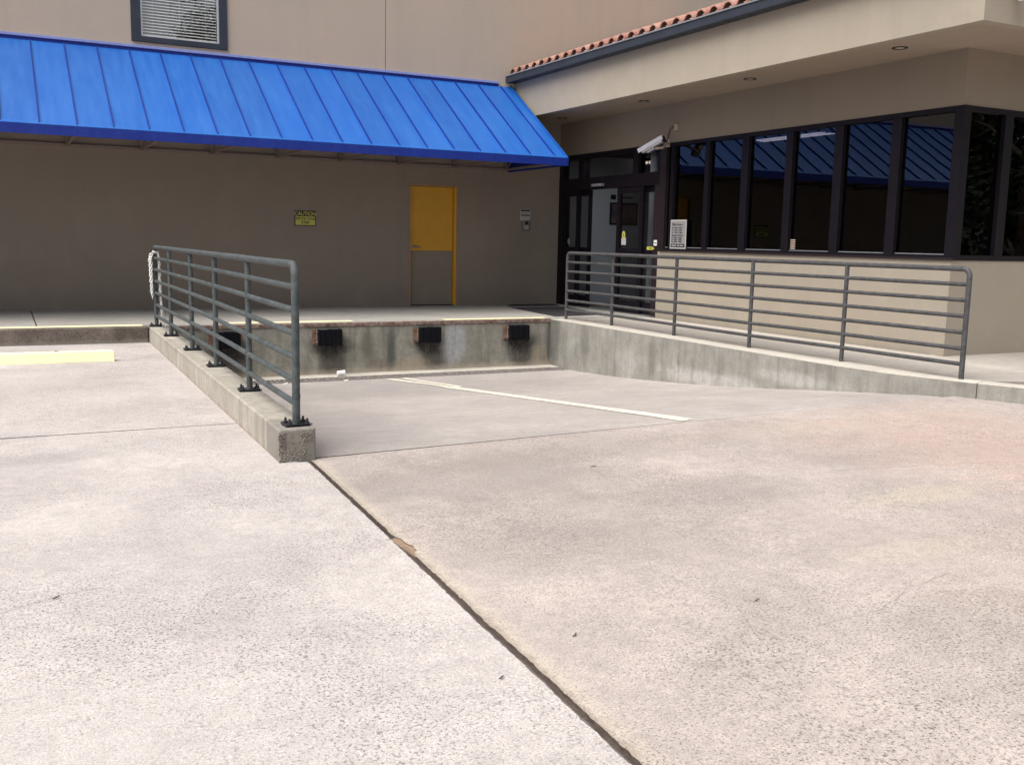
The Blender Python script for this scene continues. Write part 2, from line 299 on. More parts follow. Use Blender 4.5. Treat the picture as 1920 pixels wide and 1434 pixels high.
# ------------------------------------------------------------------ mesh helpers
class MB:
    def __init__(s): s.v = []; s.f = []; s.sm = []
    def add(s, vs, fs, smooth=False):
        k = len(s.v); s.v += [tuple(v) for v in vs]; s.f += [tuple(i+k for i in f) for f in fs]; s.sm += [smooth]*len(fs); return s
    def box(s, x0, x1, y0, y1, z0, z1, mat=None):
        vs = [Vector((x, y, z)) for x in (x0, x1) for y in (y0, y1) for z in (z0, z1)]
        if mat: vs = [mat @ v for v in vs]
        return s.add(vs, [(0, 1, 3, 2), (4, 6, 7, 5), (0, 4, 5, 1), (2, 3, 7, 6), (0, 2, 6, 4), (1, 5, 7, 3)])
    def tube(s, pts, r, n=12, cap=True):
        pts = [Vector(p) for p in pts]; rs = r if isinstance(r, (list, tuple)) else [r]*len(pts); rings = []; up = None
        for i, p in enumerate(pts):
            d = (pts[min(i+1, len(pts)-1)]-pts[max(i-1, 0)]).normalized()
            if up is None: up = Vector((0, 0, 1)) if abs(d.z) < .9 else Vector((1, 0, 0))
            a = d.cross(up).normalized(); b = a.cross(d).normalized(); up = b
            rings.append([p + (a*math.cos(2*PI*k/n)+b*math.sin(2*PI*k/n))*rs[i] for k in range(n)])
        vs = [v for rg in rings for v in rg]; fs = []
        for i in range(len(rings)-1):
            for k in range(n): fs.append((i*n+k, i*n+(k+1) % n, (i+1)*n+(k+1) % n, (i+1)*n+k))
        s.add(vs, fs, True)
        if cap:
            s.add(rings[0], [tuple(range(n))][:1]); s.add(rings[-1], [tuple(reversed(range(n)))])
        return s
    def prism(s, poly, z0, z1):
        n = len(poly); vs = [(x, y, z0) for x, y in poly]+[(x, y, z1) for x, y in poly]
        return s.add(vs, [tuple(reversed(range(n))), tuple(range(n, 2*n))]+[(i, (i+1) % n, n+(i+1) % n, n+i) for i in range(n)])
    def build(s, name, mat, parent=None, bevel=0, seg=2, kind=None, label=None):
        me = bpy.data.meshes.new(name); me.from_pydata(s.v, [], s.f); me.update()
        if any(s.sm): me.polygons.foreach_set('use_smooth', s.sm)
        bm = bmesh.new(); bm.from_mesh(me); bmesh.ops.recalc_face_normals(bm, faces=bm.faces); bm.to_mesh(me); bm.free()
        me.materials.append(mat); o = bpy.data.objects.new(name, me); C.objects.link(o)
        if parent: o.parent = parent
        if bevel:
            b = o.modifiers.new('bevel', 'BEVEL'); b.width = bevel; b.segments = seg; b.limit_method = 'ANGLE'
        if kind: o['kind'] = kind
        if label: o['label'] = label
        return o
def boxo(name, mat, parent, x0, x1, y0, y1, z0, z1, bevel=0, **k): return MB().box(x0, x1, y0, y1, z0, z1).build(name, mat, parent, bevel, **k)
def tag(o, label=None, cat=None, group=None, kind=None):
    if label: o['label'] = label
    if cat: o['category'] = cat
    if group: o['group'] = group
    if kind: o['kind'] = kind
    return o
def empty(name, loc=(0, 0, 0), **k):
    o = bpy.data.objects.new(name, None); C.objects.link(o); o.location = loc; o.empty_display_size = .2; tag(o, **k); return o
def text(s, size, loc, rot, mat, name, parent, ext=.001, align='CENTER', sx=1.0):
    cu = bpy.data.curves.new(name, 'FONT'); cu.body = s; cu.size = size; cu.extrude = ext; cu.align_x = align; cu.offset = size*(.022 if size > .055 else .004)
    t = bpy.data.objects.new(name, cu); C.objects.link(t)
    dg = bpy.context.evaluated_depsgraph_get(); me = bpy.data.meshes.new_from_object(t.evaluated_get(dg)); bpy.data.objects.remove(t)
    me.name = name; me.materials.clear(); me.materials.append(mat)
    o = bpy.data.objects.new(name, me); C.objects.link(o); o.location = loc; o.rotation_euler = rot; o.scale = (sx, 1, 1); o.parent = parent; return o
def lerp_tab(t, x):
    if x <= t[0][0]: return t[0][1]
    for (a, b), (c, d) in zip(t, t[1:]):
        if x <= c: return b+(d-b)*(x-a)/(c-a)
    return t[-1][1]
def rn(x, y=0., z=0.): return mnoise.noise(Vector((x, y, z)))
def patch(name, P, nu, nv, mat, parent, depth=.09, kind=None):
    """sheet with a thickness: P(u,v) -> point"""
    vs = [P(i/nu, j/nv) for j in range(nv+1) for i in range(nu+1)]; W = nu+1
    fs = [(j*W+i, j*W+i+1, (j+1)*W+i+1, (j+1)*W+i) for j in range(nv) for i in range(nu)]
    m = MB(); m.add(vs, fs, True)
    m.v = list(vs); rim = [i for i in range(nu+1)]+[j*W+nu for j in range(1, nv+1)]+[nv*W+i for i in range(nu-1, -1, -1)]+[j*W for j in range(nv-1, 0, -1)]
    k = len(m.v); n = len(rim); nf = len(m.f); m.v += [vs[i] for i in rim]+[(vs[i][0], vs[i][1], vs[i][2]-depth) for i in rim]
    for a in range(n):
        b = (a+1) % n; m.f.append((k+a, k+n+a, k+n+b, k+b)); m.sm.append(False)
    me = bpy.data.meshes.new(name); me.from_pydata(m.v, [], m.f); me.update(); me.polygons.foreach_set('use_smooth', m.sm)
    me.materials.append(mat); me.materials.append(M['slab_edge'])
    me.polygons.foreach_set('material_index', [0]*nf+[1]*(len(m.f)-nf))
    o = bpy.data.objects.new(name, me); C.objects.link(o); o.parent = parent
    return o

# ================================================================== GROUND
P0 = .21                                        # top of platform and kerbs
def lot_z(x): return .063*max(0, min(1, (x-1.73)/6.1))
ground = MB().box(-250, 250, -250, 250, -1.3, -1.2).build('ground', M['soil'], kind='structure')
lot = empty('parking_lot', kind='structure')
boxo('fill', M['filler'], lot, -30, 1.6, -5, 13.4, -.5, -.016)
MB().prism([(1.6, -5), (30, -5), (30, 6.16), (1.75, 6.14)], -.5, -.014).build('fill', M['filler'], lot)
jx = lambda y: 1.375+.0506*y + .006*rn(y*1.7, 3)          # the long joint
def slabA(u, v):
    y = -5+v*12.40; x1 = jx(y)-.017+.006*rn(y*9, 1)+.005*rn(y*34, 2) if y < 6.03 else 1.60
    y = y + (.006*rn(u*30, 5) if v > .999 else 0) + (u**.35)*.075*(v > .999)
    return (-30+(x1+30)*u**.35, y, .003*rn(u*5, y*.5))
patch('concrete_slab', slabA, 40, 700, M['slab_left'], lot)
def slabB(u, v):
    x = -30+(1.68+30)*u**.35; y0 = 7.422+.06*u**.35+(.004*rn(u*30, 9)); return (x, y0+(13.56-y0)*v, .002)
patch('concrete_slab', slabB, 60, 10, M['slab_left'], lot)
def slabC(u, v):
    y = -5+v*11.095; x0 = jx(y)+.017+.006*rn(y*9, 11)+.006*rn(y*34, 12)
    c = (y-4.17)/.16
    if abs(c) < 1: x0 += .055*(1-c*c)*(.75+.6*rn(y*30, 4))*(1 if c < 0 else .55)
    x = x0+(30-x0)*u**3.0
    if v > .999: y += .005*rn(x*8, 7)+.003*rn(x*31, 4)+.096*min(1, max(0, (x-1.7)/6))
    z = lot_z(x)
    if u < .001: z -= .004
    return (x, y, z)
patch('concrete_slab', slabC, 400, 700, M['slab_main'], lot)
patch('concrete_slab', lambda u, v: (-30+60*u, -45+v*39.98, 0), 8, 8, M['slab_main'], lot)
# joint sealant rope
pts = [(jx(-4+i*.05)+.004*rn(i*.3, 21)-.006, -4+i*.05, -.016+.004*rn(i*.5, 8)) for i in range(201)]
MB().tube(pts, [.0085+.002*rn(i*.7, 2) for i in range(201)], 6).build('joint_sealant', M['filler_rope'], lot)
# spalled hollow at the joint
MB().prism([(1.60, 4.02), (1.66, 4.08), (1.68, 4.2), (1.63, 4.32), (1.58, 4.3)], -.05, -.008).build('spalled_hollow', M['spall'], lot)
# hairline cracks, thin recessed-looking dirt lines lying in the slab face
def crack(pts, parent, wd=.003, z=None, mat=None, name='crack'):
    P = []; 
    for (a, b) in zip(pts, pts[1:]):
        n = max(2, int((Vector(b)-Vector(a)).length/.04))
        for k in range(n): P.append(Vector(a).lerp(Vector(b), k/n))
    P.append(Vector(pts[-1])); L = []; R = []
    for i, p in enumerate(P):
        q = p+Vector((.012*rn(p.x*9, p.y*9, 1), .012*rn(p.x*9, p.y*9, 5))); t = wd*(.35+.9*abs(rn(i*.37, 3)))
        zz = (lot_z(q.x) if z is None else z(q.x, q.y))+.0015
        d = (P[min(i+1, len(P)-1)]-P[max(i-1, 0)]).normalized(); nx, ny = -d.y, d.x
        L.append((q.x+nx*t, q.y+ny*t, zz)); R.append((q.x-nx*t, q.y-ny*t, zz))
    m = MB(); n = len(P); m.add(L+R, [(i, n+i, n+i+1, i+1) for i in range(n-1)]); return m.build(name, mat or M['crackm'], parent)
crack([(4.55, 4.45), (5.0, 4.35), (5.6, 4.2), (6.6, 3.9)], lot, .0022)
crack([(3.0, 2.62), (3.3, 2.75), (3.6, 2.8)], lot, .0010)
crack([(2.6, 2.6), (3.05, 2.62)], lot, .0008)
crack([(1.63, 4.35), (1.8, 4.42)], lot, .002)
crack([(-.2, 3.9), (.15, 4.1), (.3, 4.12)], lot, .0016, z=lambda x, y: .003)

crack([(3.9, 5.35), (4.5, 5.22), (5.3, 5.3), (5.9, 5.1)], lot, .0010)
crack([(2.2, 2.2), (2.5, 2.9), (2.45, 3.4), (2.75, 3.9)], lot, .0007)
crack([(.4, 5.2), (.7, 5.45), (1.2, 5.4)], lot, .0010, z=lambda x, y: .003)
# truck ramp
RP = [(6.1, 0), (7.0, -.06), (8.0, -.165), (9.0, -.275), (10.2, -.375), (11.7, -.475), (12.84, -.515)]
def ramp_p(y):
    k = min(.6, max(0, y-6.1), max(0, 12.84-y)); return sum(lerp_tab(RP, y+d*k) for d in (-1, -.67, -.33, 0, .33, .67, 1))/7
def ramp_z(x, y): return ramp_p(y)+lot_z(x)*max(0, min(1, (12.5-y)/6.4))
ramp = empty('truck_ramp', kind='structure')
def rampP(u, v):
    x0, x1 = 1.70, 7.72; x = x0+(x1-x0)*u; y0 = 6.124+.096*min(1, max(0, (x-1.7)/6))+.005*rn(x*8, 7)+.003*rn(x*27, 14)
    y = y0+(12.84-y0)*v
    return (x, y, ramp_z(x, y))
patch('concrete_slab', rampP, 400, 60, M['ramp'], ramp, depth=.05)
boxo('fill', M['filler'], ramp, 1.8, 7.6, 12.8, 13.5, -.8, -.62)
boxo('concrete_lip', M['kerb_top'], ramp, 1.80, 7.60, 13.16, 13.46, -.62, -.507, .006)
# painted line
def rline(pts, wd, name='painted_line'):
    m = MB(); n = 60; L = []; R = []
    for i in range(n+1):
        t = i/n*(len(pts)-1); k = min(int(t), len(pts)-2); f = t-k
        p0 = Vector(pts[max(k-1, 0)]); p1 = Vector(pts[k]); p2 = Vector(pts[k+1]); p3 = Vector(pts[min(k+2, len(pts)-1)])
        p = .5*((2*p1)+(-p0+p2)*f+(2*p0-5*p1+4*p2-p3)*f*f+(-p0+3*p1-3*p2+p3)*f**3)
        w_ = wd*(1+.08*rn(i*.6, 2)); d = Vector((.35, -1)).normalized(); nx, ny = -d.y, d.x
        for S, sg in ((L, 1), (R, -1)):
            x, y = p.x+nx*w_*sg, p.y+ny*w_*sg; S.append((x, y, ramp_z(x, y)+.005))
    m.add(L+R, [(i, n+1+i, n+2+i, i+1) for i in range(n)]); return m.build(name, M['paint_line'], ramp)
rline([(4.66, 12.76), (4.78, 12.3), (4.90, 11.9), (4.985, 11.3)], .045)
rline([(4.88, 12.76), (4.97, 12.25), (5.06, 11.8), (5.10, 11.3)], .040)
rline([(4.95, 11.42), (5.0, 11.0), (5.033, 10.57), (5.053, 9.82), (5.011, 8.94), (4.895, 8.04), (4.80, 7.3), (4.785, 6.74), (4.79, 6.24)], .078)
# trench grate
gr = empty('drain_grate', (1.85, 13.0, -.515), label='long rusty iron drain grate at the foot of the dock face', cat='drain grate')
m = MB(); x = .05
while x < 5.7: m.box(x, x+.024, -.125, .125, -.02, .004); x += .06
m.build('grate_bars', M['grate'], gr, kind='stuff')
for y in (-.145, .125): boxo('grate_frame', M['grate'], gr, 0, 5.74, y, y+.02, -.04, .006)

# ================================================================== LOADING DOCK
dock = empty('loading_dock', kind='structure')
MB().box(1.66, 7.66, 13.45, 13.9, -.9, .160).build('dock_wall', M['dock_face'], dock)
boxo('fill', M['filler'], dock, -30, 9.6, 13.9, 16.9, -.9, .12)
m = MB(); m.box(1.86, 7.60, 13.436, 13.54, .160, P0+.003); m.build('steel_edge', M['rust'], dock, .006)
m = MB().box(-30, 1.655, 13.52, 13.70, -.2, P0); m.build('kerb_stone', M['kerb_face'], dock, .02, 3)
cuts = [-30, -12, -6, -2.8, .36, 1.97, 4.85, 6.42, 7.95, 9.48]
for i, (a, b) in enumerate(zip(cuts, cuts[1:])):
    y0 = 13.708 if b < 1.9 else 13.546
    if a < 1.9 and b > 1.9: 
        boxo('concrete_slab', M['deck'], dock, a+.006, b-.006, 13.708, 16.70, .12, P0); boxo('concrete_slab', M['deck'], dock, 1.664, b-.006, 13.546, 13.704, .12, P0-.001)
    else: boxo('concrete_slab', M['deck'], dock, a+.010, b-.010, y0, 16.70, .12, P0, .004)
def strip(x0, x1, y0, y1, z=P0+.004):
    n = max(4, int((x1-x0)*6)); L = [(x0+(x1-x0)*i/n, y0+.008*rn(i*.9, x0), z) for i in range(n+1)]; R = [(x0+(x1-x0)*i/n, y1+.008*rn(i*.8, x0+9), z) for i in range(n+1)]
    return MB().add(L+R, [(i, i+1, n+2+i, n+1+i) for i in range(n)]).build('painted_stripe', M['paint_yel'], dock)
strip(-30, 1.60, 13.60, 13.80); strip(2.70, 3.27, 13.66, 13.86); strip(3.32, 4.46, 13.64, 13.84); strip(5.86, 7.60, 13.56, 13.74)

# ================================================================== LEFT KERB WALL
kw = empty('kerb_wall', (1.6, 10, 0), label='low pale concrete kerb wall carrying the green grey railing left of the ramp', cat='kerb wall')
def kx(y): return 1.49+(y-6.05)*.0228
def ksec(y0, y1, mat, g=.003, label=None):
    a = [(kx(y0)-1.6, y0+g-10), (kx(y0)-1.6+.235, y0+g-10), (kx(y1)-1.6+.235, y1-g-10), (kx(y1)-1.6, y1-g-10)]
    return MB().prism(a, -.9, P0).build('wall_section', mat, kw, .014, 3, label=label)
ksec(6.05, 6.42, M['mortar'], 0, label='grey mortar patched end section')
ksec(6.42, 7.47, M['kerb_wall']); ksec(7.47, 8.95, M['kerb_wall'], .004); ksec(8.95, 9.45, M['kerb_wall'], .004); ksec(9.45, 11.4, M['kerb_wall']); ksec(11.4, 13.46, M['kerb_wall'])
# exposed pebbles along the broken front corner
m = MB(); 
ico = [(0, 0, 1), (.89, 0, .45), (.28, .85, .45), (-.72, .53, .45), (-.72, -.53, .45), (.28, -.85, .45), (.72, .53, -.45), (-.28, .85, -.45), (-.89, 0, -.45), (-.28, -.85, -.45), (.72, -.53, -.45), (0, 0, -1)]
icf = [(0, 1, 2), (0, 2, 3), (0, 3, 4), (0, 4, 5), (0, 5, 1), (1, 6, 2), (2, 7, 3), (3, 8, 4), (4, 9, 5), (5, 10, 1), (6, 7, 2), (7, 8, 3), (8, 9, 4), (9, 10, 5), (10, 6, 1), (11, 7, 6), (11, 8, 7), (11, 9, 8), (11, 10, 9), (11, 6, 10)]
def pebbles(n, f, r0, r1, mb):
    for _ in range(n):
        c = f(); r = random.uniform(r0, r1); s = [random.uniform(.6, 1.2) for _ in range(3)]
        mb.add([(c[0]+v[0]*r*s[0], c[1]+v[1]*r*s[1], c[2]+v[2]*r*s[2]) for v in ico], icf, True)
pebbles(260, lambda: (random.uniform(-.112, -.07)-.002+.0, -3.952+random.uniform(-.002, .002), random.uniform(.0, .19)), .003, .007, m)
pebbles(140, lambda: (random.triangular(-.11, .1, -.1), -3.952, random.triangular(.0, .2, .02)), .003, .006, m)
pebbles(60, lambda: (random.uniform(.03, .11), -3.952, random.uniform(.13, .19)), .003, .006, m)
m.build('exposed_pebbles', M['pebble'], kw, kind='stuff')

# ================================================================== RIGHT RETAINING WALL AND SIDEWALK
rw = empty('retaining_wall', (7.6, 10, 0), label='stained concrete retaining wall with a pale cap on the right side of the ramp', cat='retaining wall')
edge = [(7.585, 13.45), (7.59, 11.6), (7.585, 10.12), (7.57, 8.6), (7.565, 7.4), (7.62, 6.8), (7.78, 6.25), (7.86, 6.0), (8.02, 5.62), (8.6, 4.5), (9.6, 2.9), (11.5, .6), (15, -3.5)]
def off(pts, d):
    out = []
    for i, p in enumerate(pts):
        a = Vector(pts[max(i-1, 0)]); b = Vector(pts[min(i+1, len(pts)-1)]); t = (b-a).normalized(); out.append((p[0]-t.y*d, p[1]+t.x*d))
    return out
inner = off(edge, .21)
def wsec(i, j, g0=.002, g1=.002):
    A = [Vector((*edge[k], 0)) for k in range(i, j+1)]; B = [Vector((*inner[k], 0)) for k in range(i, j+1)]
    A[0] = A[0]+(A[1]-A[0]).normalized()*g0; B[0] = B[0]+(B[1]-B[0]).normalized()*g0
    A[-1] = A[-1]+(A[-2]-A[-1]).normalized()*g1; B[-1] = B[-1]+(B[-2]-B[-1]).normalized()*g1
    poly = [(v.x-7.6, v.y-10) for v in A]+[(v.x-7.6, v.y-10) for v in reversed(B)]
    MB().prism(poly, -.9, .196).build('wall_section', M['ret_wall'], rw, .004)
    ins = [(x+.0, y) for x, y in poly]
    MB().prism(ins, .1965, P0).build('wall_cap', M['kerb_top'], rw, .006, 2)
wsec(0, 1); wsec(1, 2); wsec(2, 7); wsec(7, 9, .004); wsec(9, 12)
side = empty('sidewalk', kind='structure')
poly = [(x, y) for x, y in inner]; 
MB().prism([(inner[0][0], 13.54)]+poly[:8]+[(9.9, 5.4), (9.9, 7.9), (9.46, 7.9), (9.46, 13.54)], -.9, .203).build('concrete_slab', M['sidewalk'], side)
MB().prism([(9.904, 5.4)]+poly[8:]+[(30, -3.5), (30, 7.9), (9.904, 7.9)], -.9, .202).build('concrete_slab', M['sidewalk'], side)

# ================================================================== MAIN BUILDING
W = 16.63
mbld = empty('warehouse_building', (4, W, P0), label='tan stucco building wall behind the blue awning with a blind covered upper window', cat='building')
def L(o, par):
    if o.parent is not None and o.parent is not par: return o
    o.matrix_parent_inverse = Matrix.Translation(par.location).inverted(); return o
def part(par, name, mat, x0, x1, y0, y1, z0, z1, bevel=0, **k): return L(boxo(name, mat, par, x0, x1, y0, y1, z0, z1, bevel, **k), par)
def wall_x(name, mat, par, x0, x1, y0, y1, z0, z1, holes):
    """wall running in x with rectangular holes (x0,x1,z0,z1)"""
    xs = sorted({x0, x1} | {h[0] for h in holes} | {h[1] for h in holes}); m = MB()
    for a, b in zip(xs, xs[1:]):
        hs_ = [h for h in holes if h[0] <= a+1e-6 and h[1] >= b-1e-6]
        z = z0
        for h in sorted(hs_, key=lambda h: h[2]):
            if h[2] > z: m.box(a, b, y0, y1, z, h[2])
            z = h[3]
        if z < z1: m.box(a, b, y0, y1, z, z1)
    return L(m.build(name, mat, par), par)
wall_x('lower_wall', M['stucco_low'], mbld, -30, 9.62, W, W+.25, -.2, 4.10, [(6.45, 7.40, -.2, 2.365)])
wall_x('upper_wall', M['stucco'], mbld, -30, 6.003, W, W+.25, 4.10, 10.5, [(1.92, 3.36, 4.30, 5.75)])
wall_x('upper_wall', M['stucco'], mbld, 6.015, 16.5, W, W+.25, 4.10, 10.5, [])
part(mbld, 'wall_joint', M['crackm'], 6.0, 6.02, W+.012, W+.1, 4.1, 10.5)
part(mbld, 'roof_slab', M['soffit'], -30, 16.5, W, 30, 10.5, 10.7)
part(mbld, 'door_reveal', M['in_dark'], 6.2, 7.6, W+.252, W+.4, -.2, 2.6)
# window
wf = MB(); wf.box(1.925, 2.06, W-.03, W+.09, 4.305, 5.745); wf.box(3.23, 3.355, W-.03, W+.09, 4.305, 5.745); wf.box(2.06, 3.23, W-.03, W+.09, 4.305, 4.385); wf.box(2.06, 3.23, W-.03, W+.09, 5.66, 5.745)
win = L(wf.build('window', M['navy'], mbld), mbld)
m = MB(); m.box(2.06, 2.085, W+.0, W+.04, 4.385, 5.66); m.box(3.205, 3.23, W+.0, W+.04, 4.385, 5.66); m.box(2.085, 3.205, W, W+.04, 4.385, 4.41)
L(m.build('sash', M['whitem'], win), mbld)
L(MB().box(2.085, 3.205, W+.03, W+.034, 4.41, 5.66).build('pane', M['glass_up'], win), mbld)
sm = MB().box(-.555, .555, -.0135, .0135, -.0012, .0012, Matrix.Rotation(math.radians(38), 4, 'X')); slat0 = L(sm.build('blind_slat', M['curtain'], win), mbld); slat0.location = (2.645, W+.09, 4.43)
for i in range(1, 28):
    o = slat0.copy(); C.objects.link(o); o.parent = win; o.matrix_parent_inverse = slat0.matrix_parent_inverse; o.location = (2.645, W+.09, 4.43+i*.0445)
for x in (2.25, 2.645, 3.04): L(MB().box(x-.001, x+.001, W+.068, W+.07, 4.41, 5.66).build('blind_cord', M['curtain'], win), mbld)
part(mbld, 'window_room', M['in_dark'], 1.8, 3.5, W+.6, W+.62, 4.2, 5.9)
# door
door = part(mbld, 'door', M['doory'], 6.495, 7.325, W+.075, W+.12, 1.195, 2.325, label='yellow upper half of the door leaf')
L(MB().box(6.495, 7.325, W+.073, W+.12, .225, 1.192).build('kick_panel', M['doorg'], door), mbld)
part(mbld, 'door_frame', M['frame_tan'], 6.455, 6.49, W+.003, W+.16, P0, 2.362)
part(mbld, 'door_frame', M['doory'], 7.33, 7.37, W+.003, W+.16, P0, 2.33)
part(mbld, 'door_frame', M['frame_tan'], 7.37, 7.397, W-.004, W+.16, P0, 2.362)
part(mbld, 'door_frame', M['frame_tan'], 6.49, 7.37, W+.003, W+.16, 2.332, 2.362)
part(mbld, 'threshold', M['black'], 6.49, 7.33, W+.01, W+.16, P0-.002, P0+.012)
m = MB(); m.tube([(6.585, W+.072, 1.262), (6.585, W+.055, 1.262)], .034, 16); m.tube([(6.585, W+.05, 1.262), (6.585, W+.025, 1.262)], .012); m.tube([(6.58, W+.03, 1.264), (6.63, W+.025, 1.262), (6.69, W+.028, 1.252)], [.012, .011, .008], 8)
L(m.build('door_handle', M['steel'], door), mbld)

# ================================================================== BLUE AWNING
aw = empty('blue_awning', (0, W, 4.2), label='bright blue standing seam metal awning over the dock platform', cat='awning')
yT, zT, yF, zF = W-.012, 4.165, 14.47, 2.755
XR = 8.40; x0 = .514-.4515*56
def slope(y): return zT+(zF-zT)*(yT-y)/(yT-yF)
nx_, nz_ = 0, 0
d = Vector((0, yF-yT, zF-zT)).normalized(); nrm = Vector((0, d.z, -d.y)); nrm = nrm if nrm.z > 0 else -nrm
def slant(name, mat, xa, xb, lo, hi, ya=yT, yb=yF):
    A = Vector((0, ya, slope(ya))); B = Vector((0, yb, slope(yb))); m = MB()
    vs = [Vector((x, 0, 0))+p+nrm*h for x in (xa, xb) for p in (A, B) for h in (lo, hi)]
    m.add(vs, [(0, 1, 3, 2), (4, 6, 7, 5), (0, 4, 5, 1), (2, 3, 7, 6), (0, 2, 6, 4), (1, 5, 7, 3)]); return L(m.build(name, mat, aw), aw)
k = 0; x = x0
panel0 = seam0 = None
while x < XR-.01:
    xb = min(x+.4515, XR)
    if panel0 is None or xb-x < .45:
        p = slant('roof_panel', M['blue'], x+.001, xb-.001, -.004, 0)
        if panel0 is None: panel0 = p; pv = x
    else:
        p = panel0.copy(); C.objects.link(p); p.parent = aw; p.matrix_parent_inverse = panel0.matrix_parent_inverse; p.location = (x-pv, 0, 0)
    if seam0 is None: seam0 = slant('seam', M['blue_dk'], x-.005, x+.005, .0, .028, yT-.03, yF+.05); sv = x  # darker blue on the seams stands in for shade on their upright sides
    else:
        s_ = seam0.copy(); C.objects.link(s_); s_.parent = aw; s_.matrix_parent_inverse = seam0.matrix_parent_inverse; s_.location = (x-sv, 0, 0)
    x += .4515
slant('edge_trim', M['blue'], XR-.012, XR+.008, .001, .04)
slant('eave_trim', M['blue'], x0, XR, .002, .012, yF+.08, yF)
part(aw, 'front_fascia', M['blue_dk'], x0, XR+.01, yF-.028, yF-.004, 2.642, 2.766)
part(aw, 'eave_lip', M['blue'], x0, XR+.01, yF-.029, yF+.03, 2.767, 2.773)
part(aw, 'wall_flashing', M['flash'], x0, 8.16, W-.045, W-.003, 4.205, 4.245, .004)
part(aw, 'flashing_shadow_gap', M['blue_dk'], x0, 8.16, W-.02, W-.004, 4.15, 4.203)
m = MB(); m.add([(XR+.0, yF+.0, 2.645), (XR, W-.01, 2.645), (XR, W-.01, zT-.01), (XR, yF, zF-.01), (XR+.006, yF+.0, 2.645), (XR+.006, W-.01, 2.645), (XR+.006, W-.01, zT-.01), (XR+.006, yF, zF-.01)],
    [(0, 1, 2, 3), (4, 7, 6, 5), (0, 4, 5, 1), (1, 5, 6, 2), (2, 6, 7, 3), (3, 7, 4, 0)]); L(m.build('gable_panel', M['blue_dk'], aw), aw)
part(aw, 'wall_rail', M['bracket'], x0, XR-.02, W-.05, W-.006, 2.665, 2.71)
part(aw, 'front_rail', M['bracket'], x0, XR-.02, yF+.01, yF+.05, 2.66, 2.70)
b0 = None
for k in range(-24, 8):
    xx = .95+k*1.055
    if b0 is None:
        m = MB(); m.box(-.02, .02, yF+.051-W, -.051, 2.672-4.2, 2.708-4.2); m.box(-.02, .02, -.05, -.006, 2.712-4.2, 3.9-4.2)
        m.tube([(0, yF+.06-W, 2.70-4.2), (0, -.05, 3.98-4.2)], .02, 6); m.tube([(0, -.05, 2.70-4.2), (0, -1.0, 3.25-4.2)], .014, 6)
        b0 = m.build('bracket', M['bracket'], aw); b0.location = (xx, 0, 0)
    else:
        b = b0.copy(); C.objects.link(b); b.parent = aw; b.location = (xx, 0, 0)

# ================================================================== WING
X = 9.5; YS = 7.72; FX = 8.47; FY = 6.74; ZS = 3.59
wing = empty('office_wing', (X, YS, P0), label='cream office wing with dark tinted windows, deep eaves and a red tile roof', cat='building')
wp = lambda name, mat, *a, **k: part(wing, name, mat, *a, **k)
SW = M['stucco_wing']
wp('sill_wall', SW, X, X+.2, YS, 13.36, -.1, 1.285)
wp('sill_wall', SW, X+.2, 25, YS, YS+.2, -.1, 1.285)
wp('corner_foot', SW, X-.012, X+.10, YS-.012, YS+.10, P0-.005, .24)
wp('header_wall', M['stucco_head'], X, X+.2, YS, 16.63, 2.985, 3.8)
wp('header_wall', M['stucco_head'], X+.2, 25, YS, YS+.2, 2.985, 3.8)
wp('soffit', M['soffit'], FX+.02, X-.001, FY+.02, W-.002, ZS, ZS+.05)
wp('soffit', M['soffit'], X-.001, 25, FY+.02, YS-.001, ZS, ZS+.05)
wp('fascia', SW, FX, FX+.12, FY, W-.003, ZS-.004, 4.27)
wp('fascia', SW, FX+.12, 25, FY, FY+.12, ZS-.003, 4.27)
wp('roof_deck', M['in_dark'], FX+.12, 25, FY+.12, W, 4.2, 4.26)
# gutter (box section) with a pale lip
m = MB(); m.box(8.30, 8.468, 6.56, 16.6, 4.225, 4.34); L(m.build('gutter', M['navy'], wing, .006), wing)
m = MB(); m.box(8.285, 8.30, 6.55, 16.6, 4.338, 4.358); L(m.build('gutter_lip', M['gutter_lip'], wing), wing)
m = MB(); m.box(8.30, 25, 6.56, 6.73, 4.225, 4.34); L(m.build('gutter', M['navy'], wing, .006), wing)
# tiles : barrel tiles, slope away from the eave
SL = .36; TL = .42
def tile_mesh():
    m = MB(); n = 10; r0, r1, th = .104, .086, .016; vs = []
    for (xx, r) in ((0, r0), (TL, r1)):
        zz = xx*SL
        for k_ in range(n+1):
            a = PI*k_/n; vs.append((xx, math.cos(a)*r, zz+math.sin(a)*r*.95))
        for k_ in range(n+1):
            a = PI*k_/n; vs.append((xx, math.cos(a)*(r-th), zz+math.sin(a)*(r-th)*.95))
    q = n+1; fs = []
    for k_ in range(n):
        fs += [(k_, k_+1, 2*q+k_+1, 2*q+k_), (q+k_+1, q+k_, 3*q+k_, 3*q+k_+1), (k_+1, k_, q+k_, q+k_+1), (2*q+k_, 2*q+k_+1, 3*q+k_+1, 3*q+k_)]
    m.add(vs, fs, False); return m
t0 = L(tile_mesh().build('roof_tile', M['tile'], wing), wing); pitch = .272; t0.location = (8.36, 16.45, 4.375)
tp = MB(); 
for i in range(1, 37):
    o = t0.copy(); C.objects.link(o); o.parent = wing; o.matrix_parent_inverse = t0.matrix_parent_inverse
    o.location = (8.36+random.uniform(-.008, .008), 16.45-i*pitch, 4.375+random.uniform(-.004, .004)); o.rotation_euler = (random.uniform(-.03, .03), 0, random.uniform(-.02, .02))
m = MB()
for row in range(1, 10):
    for i in range(0, 37):
        tm = tile_mesh(); dx = 8.36+row*.36; m.add([(v[0]+dx, v[1]+16.45-i*pitch, v[2]+4.375+row*.36*SL+.008) for v in tm.v], tm.f)
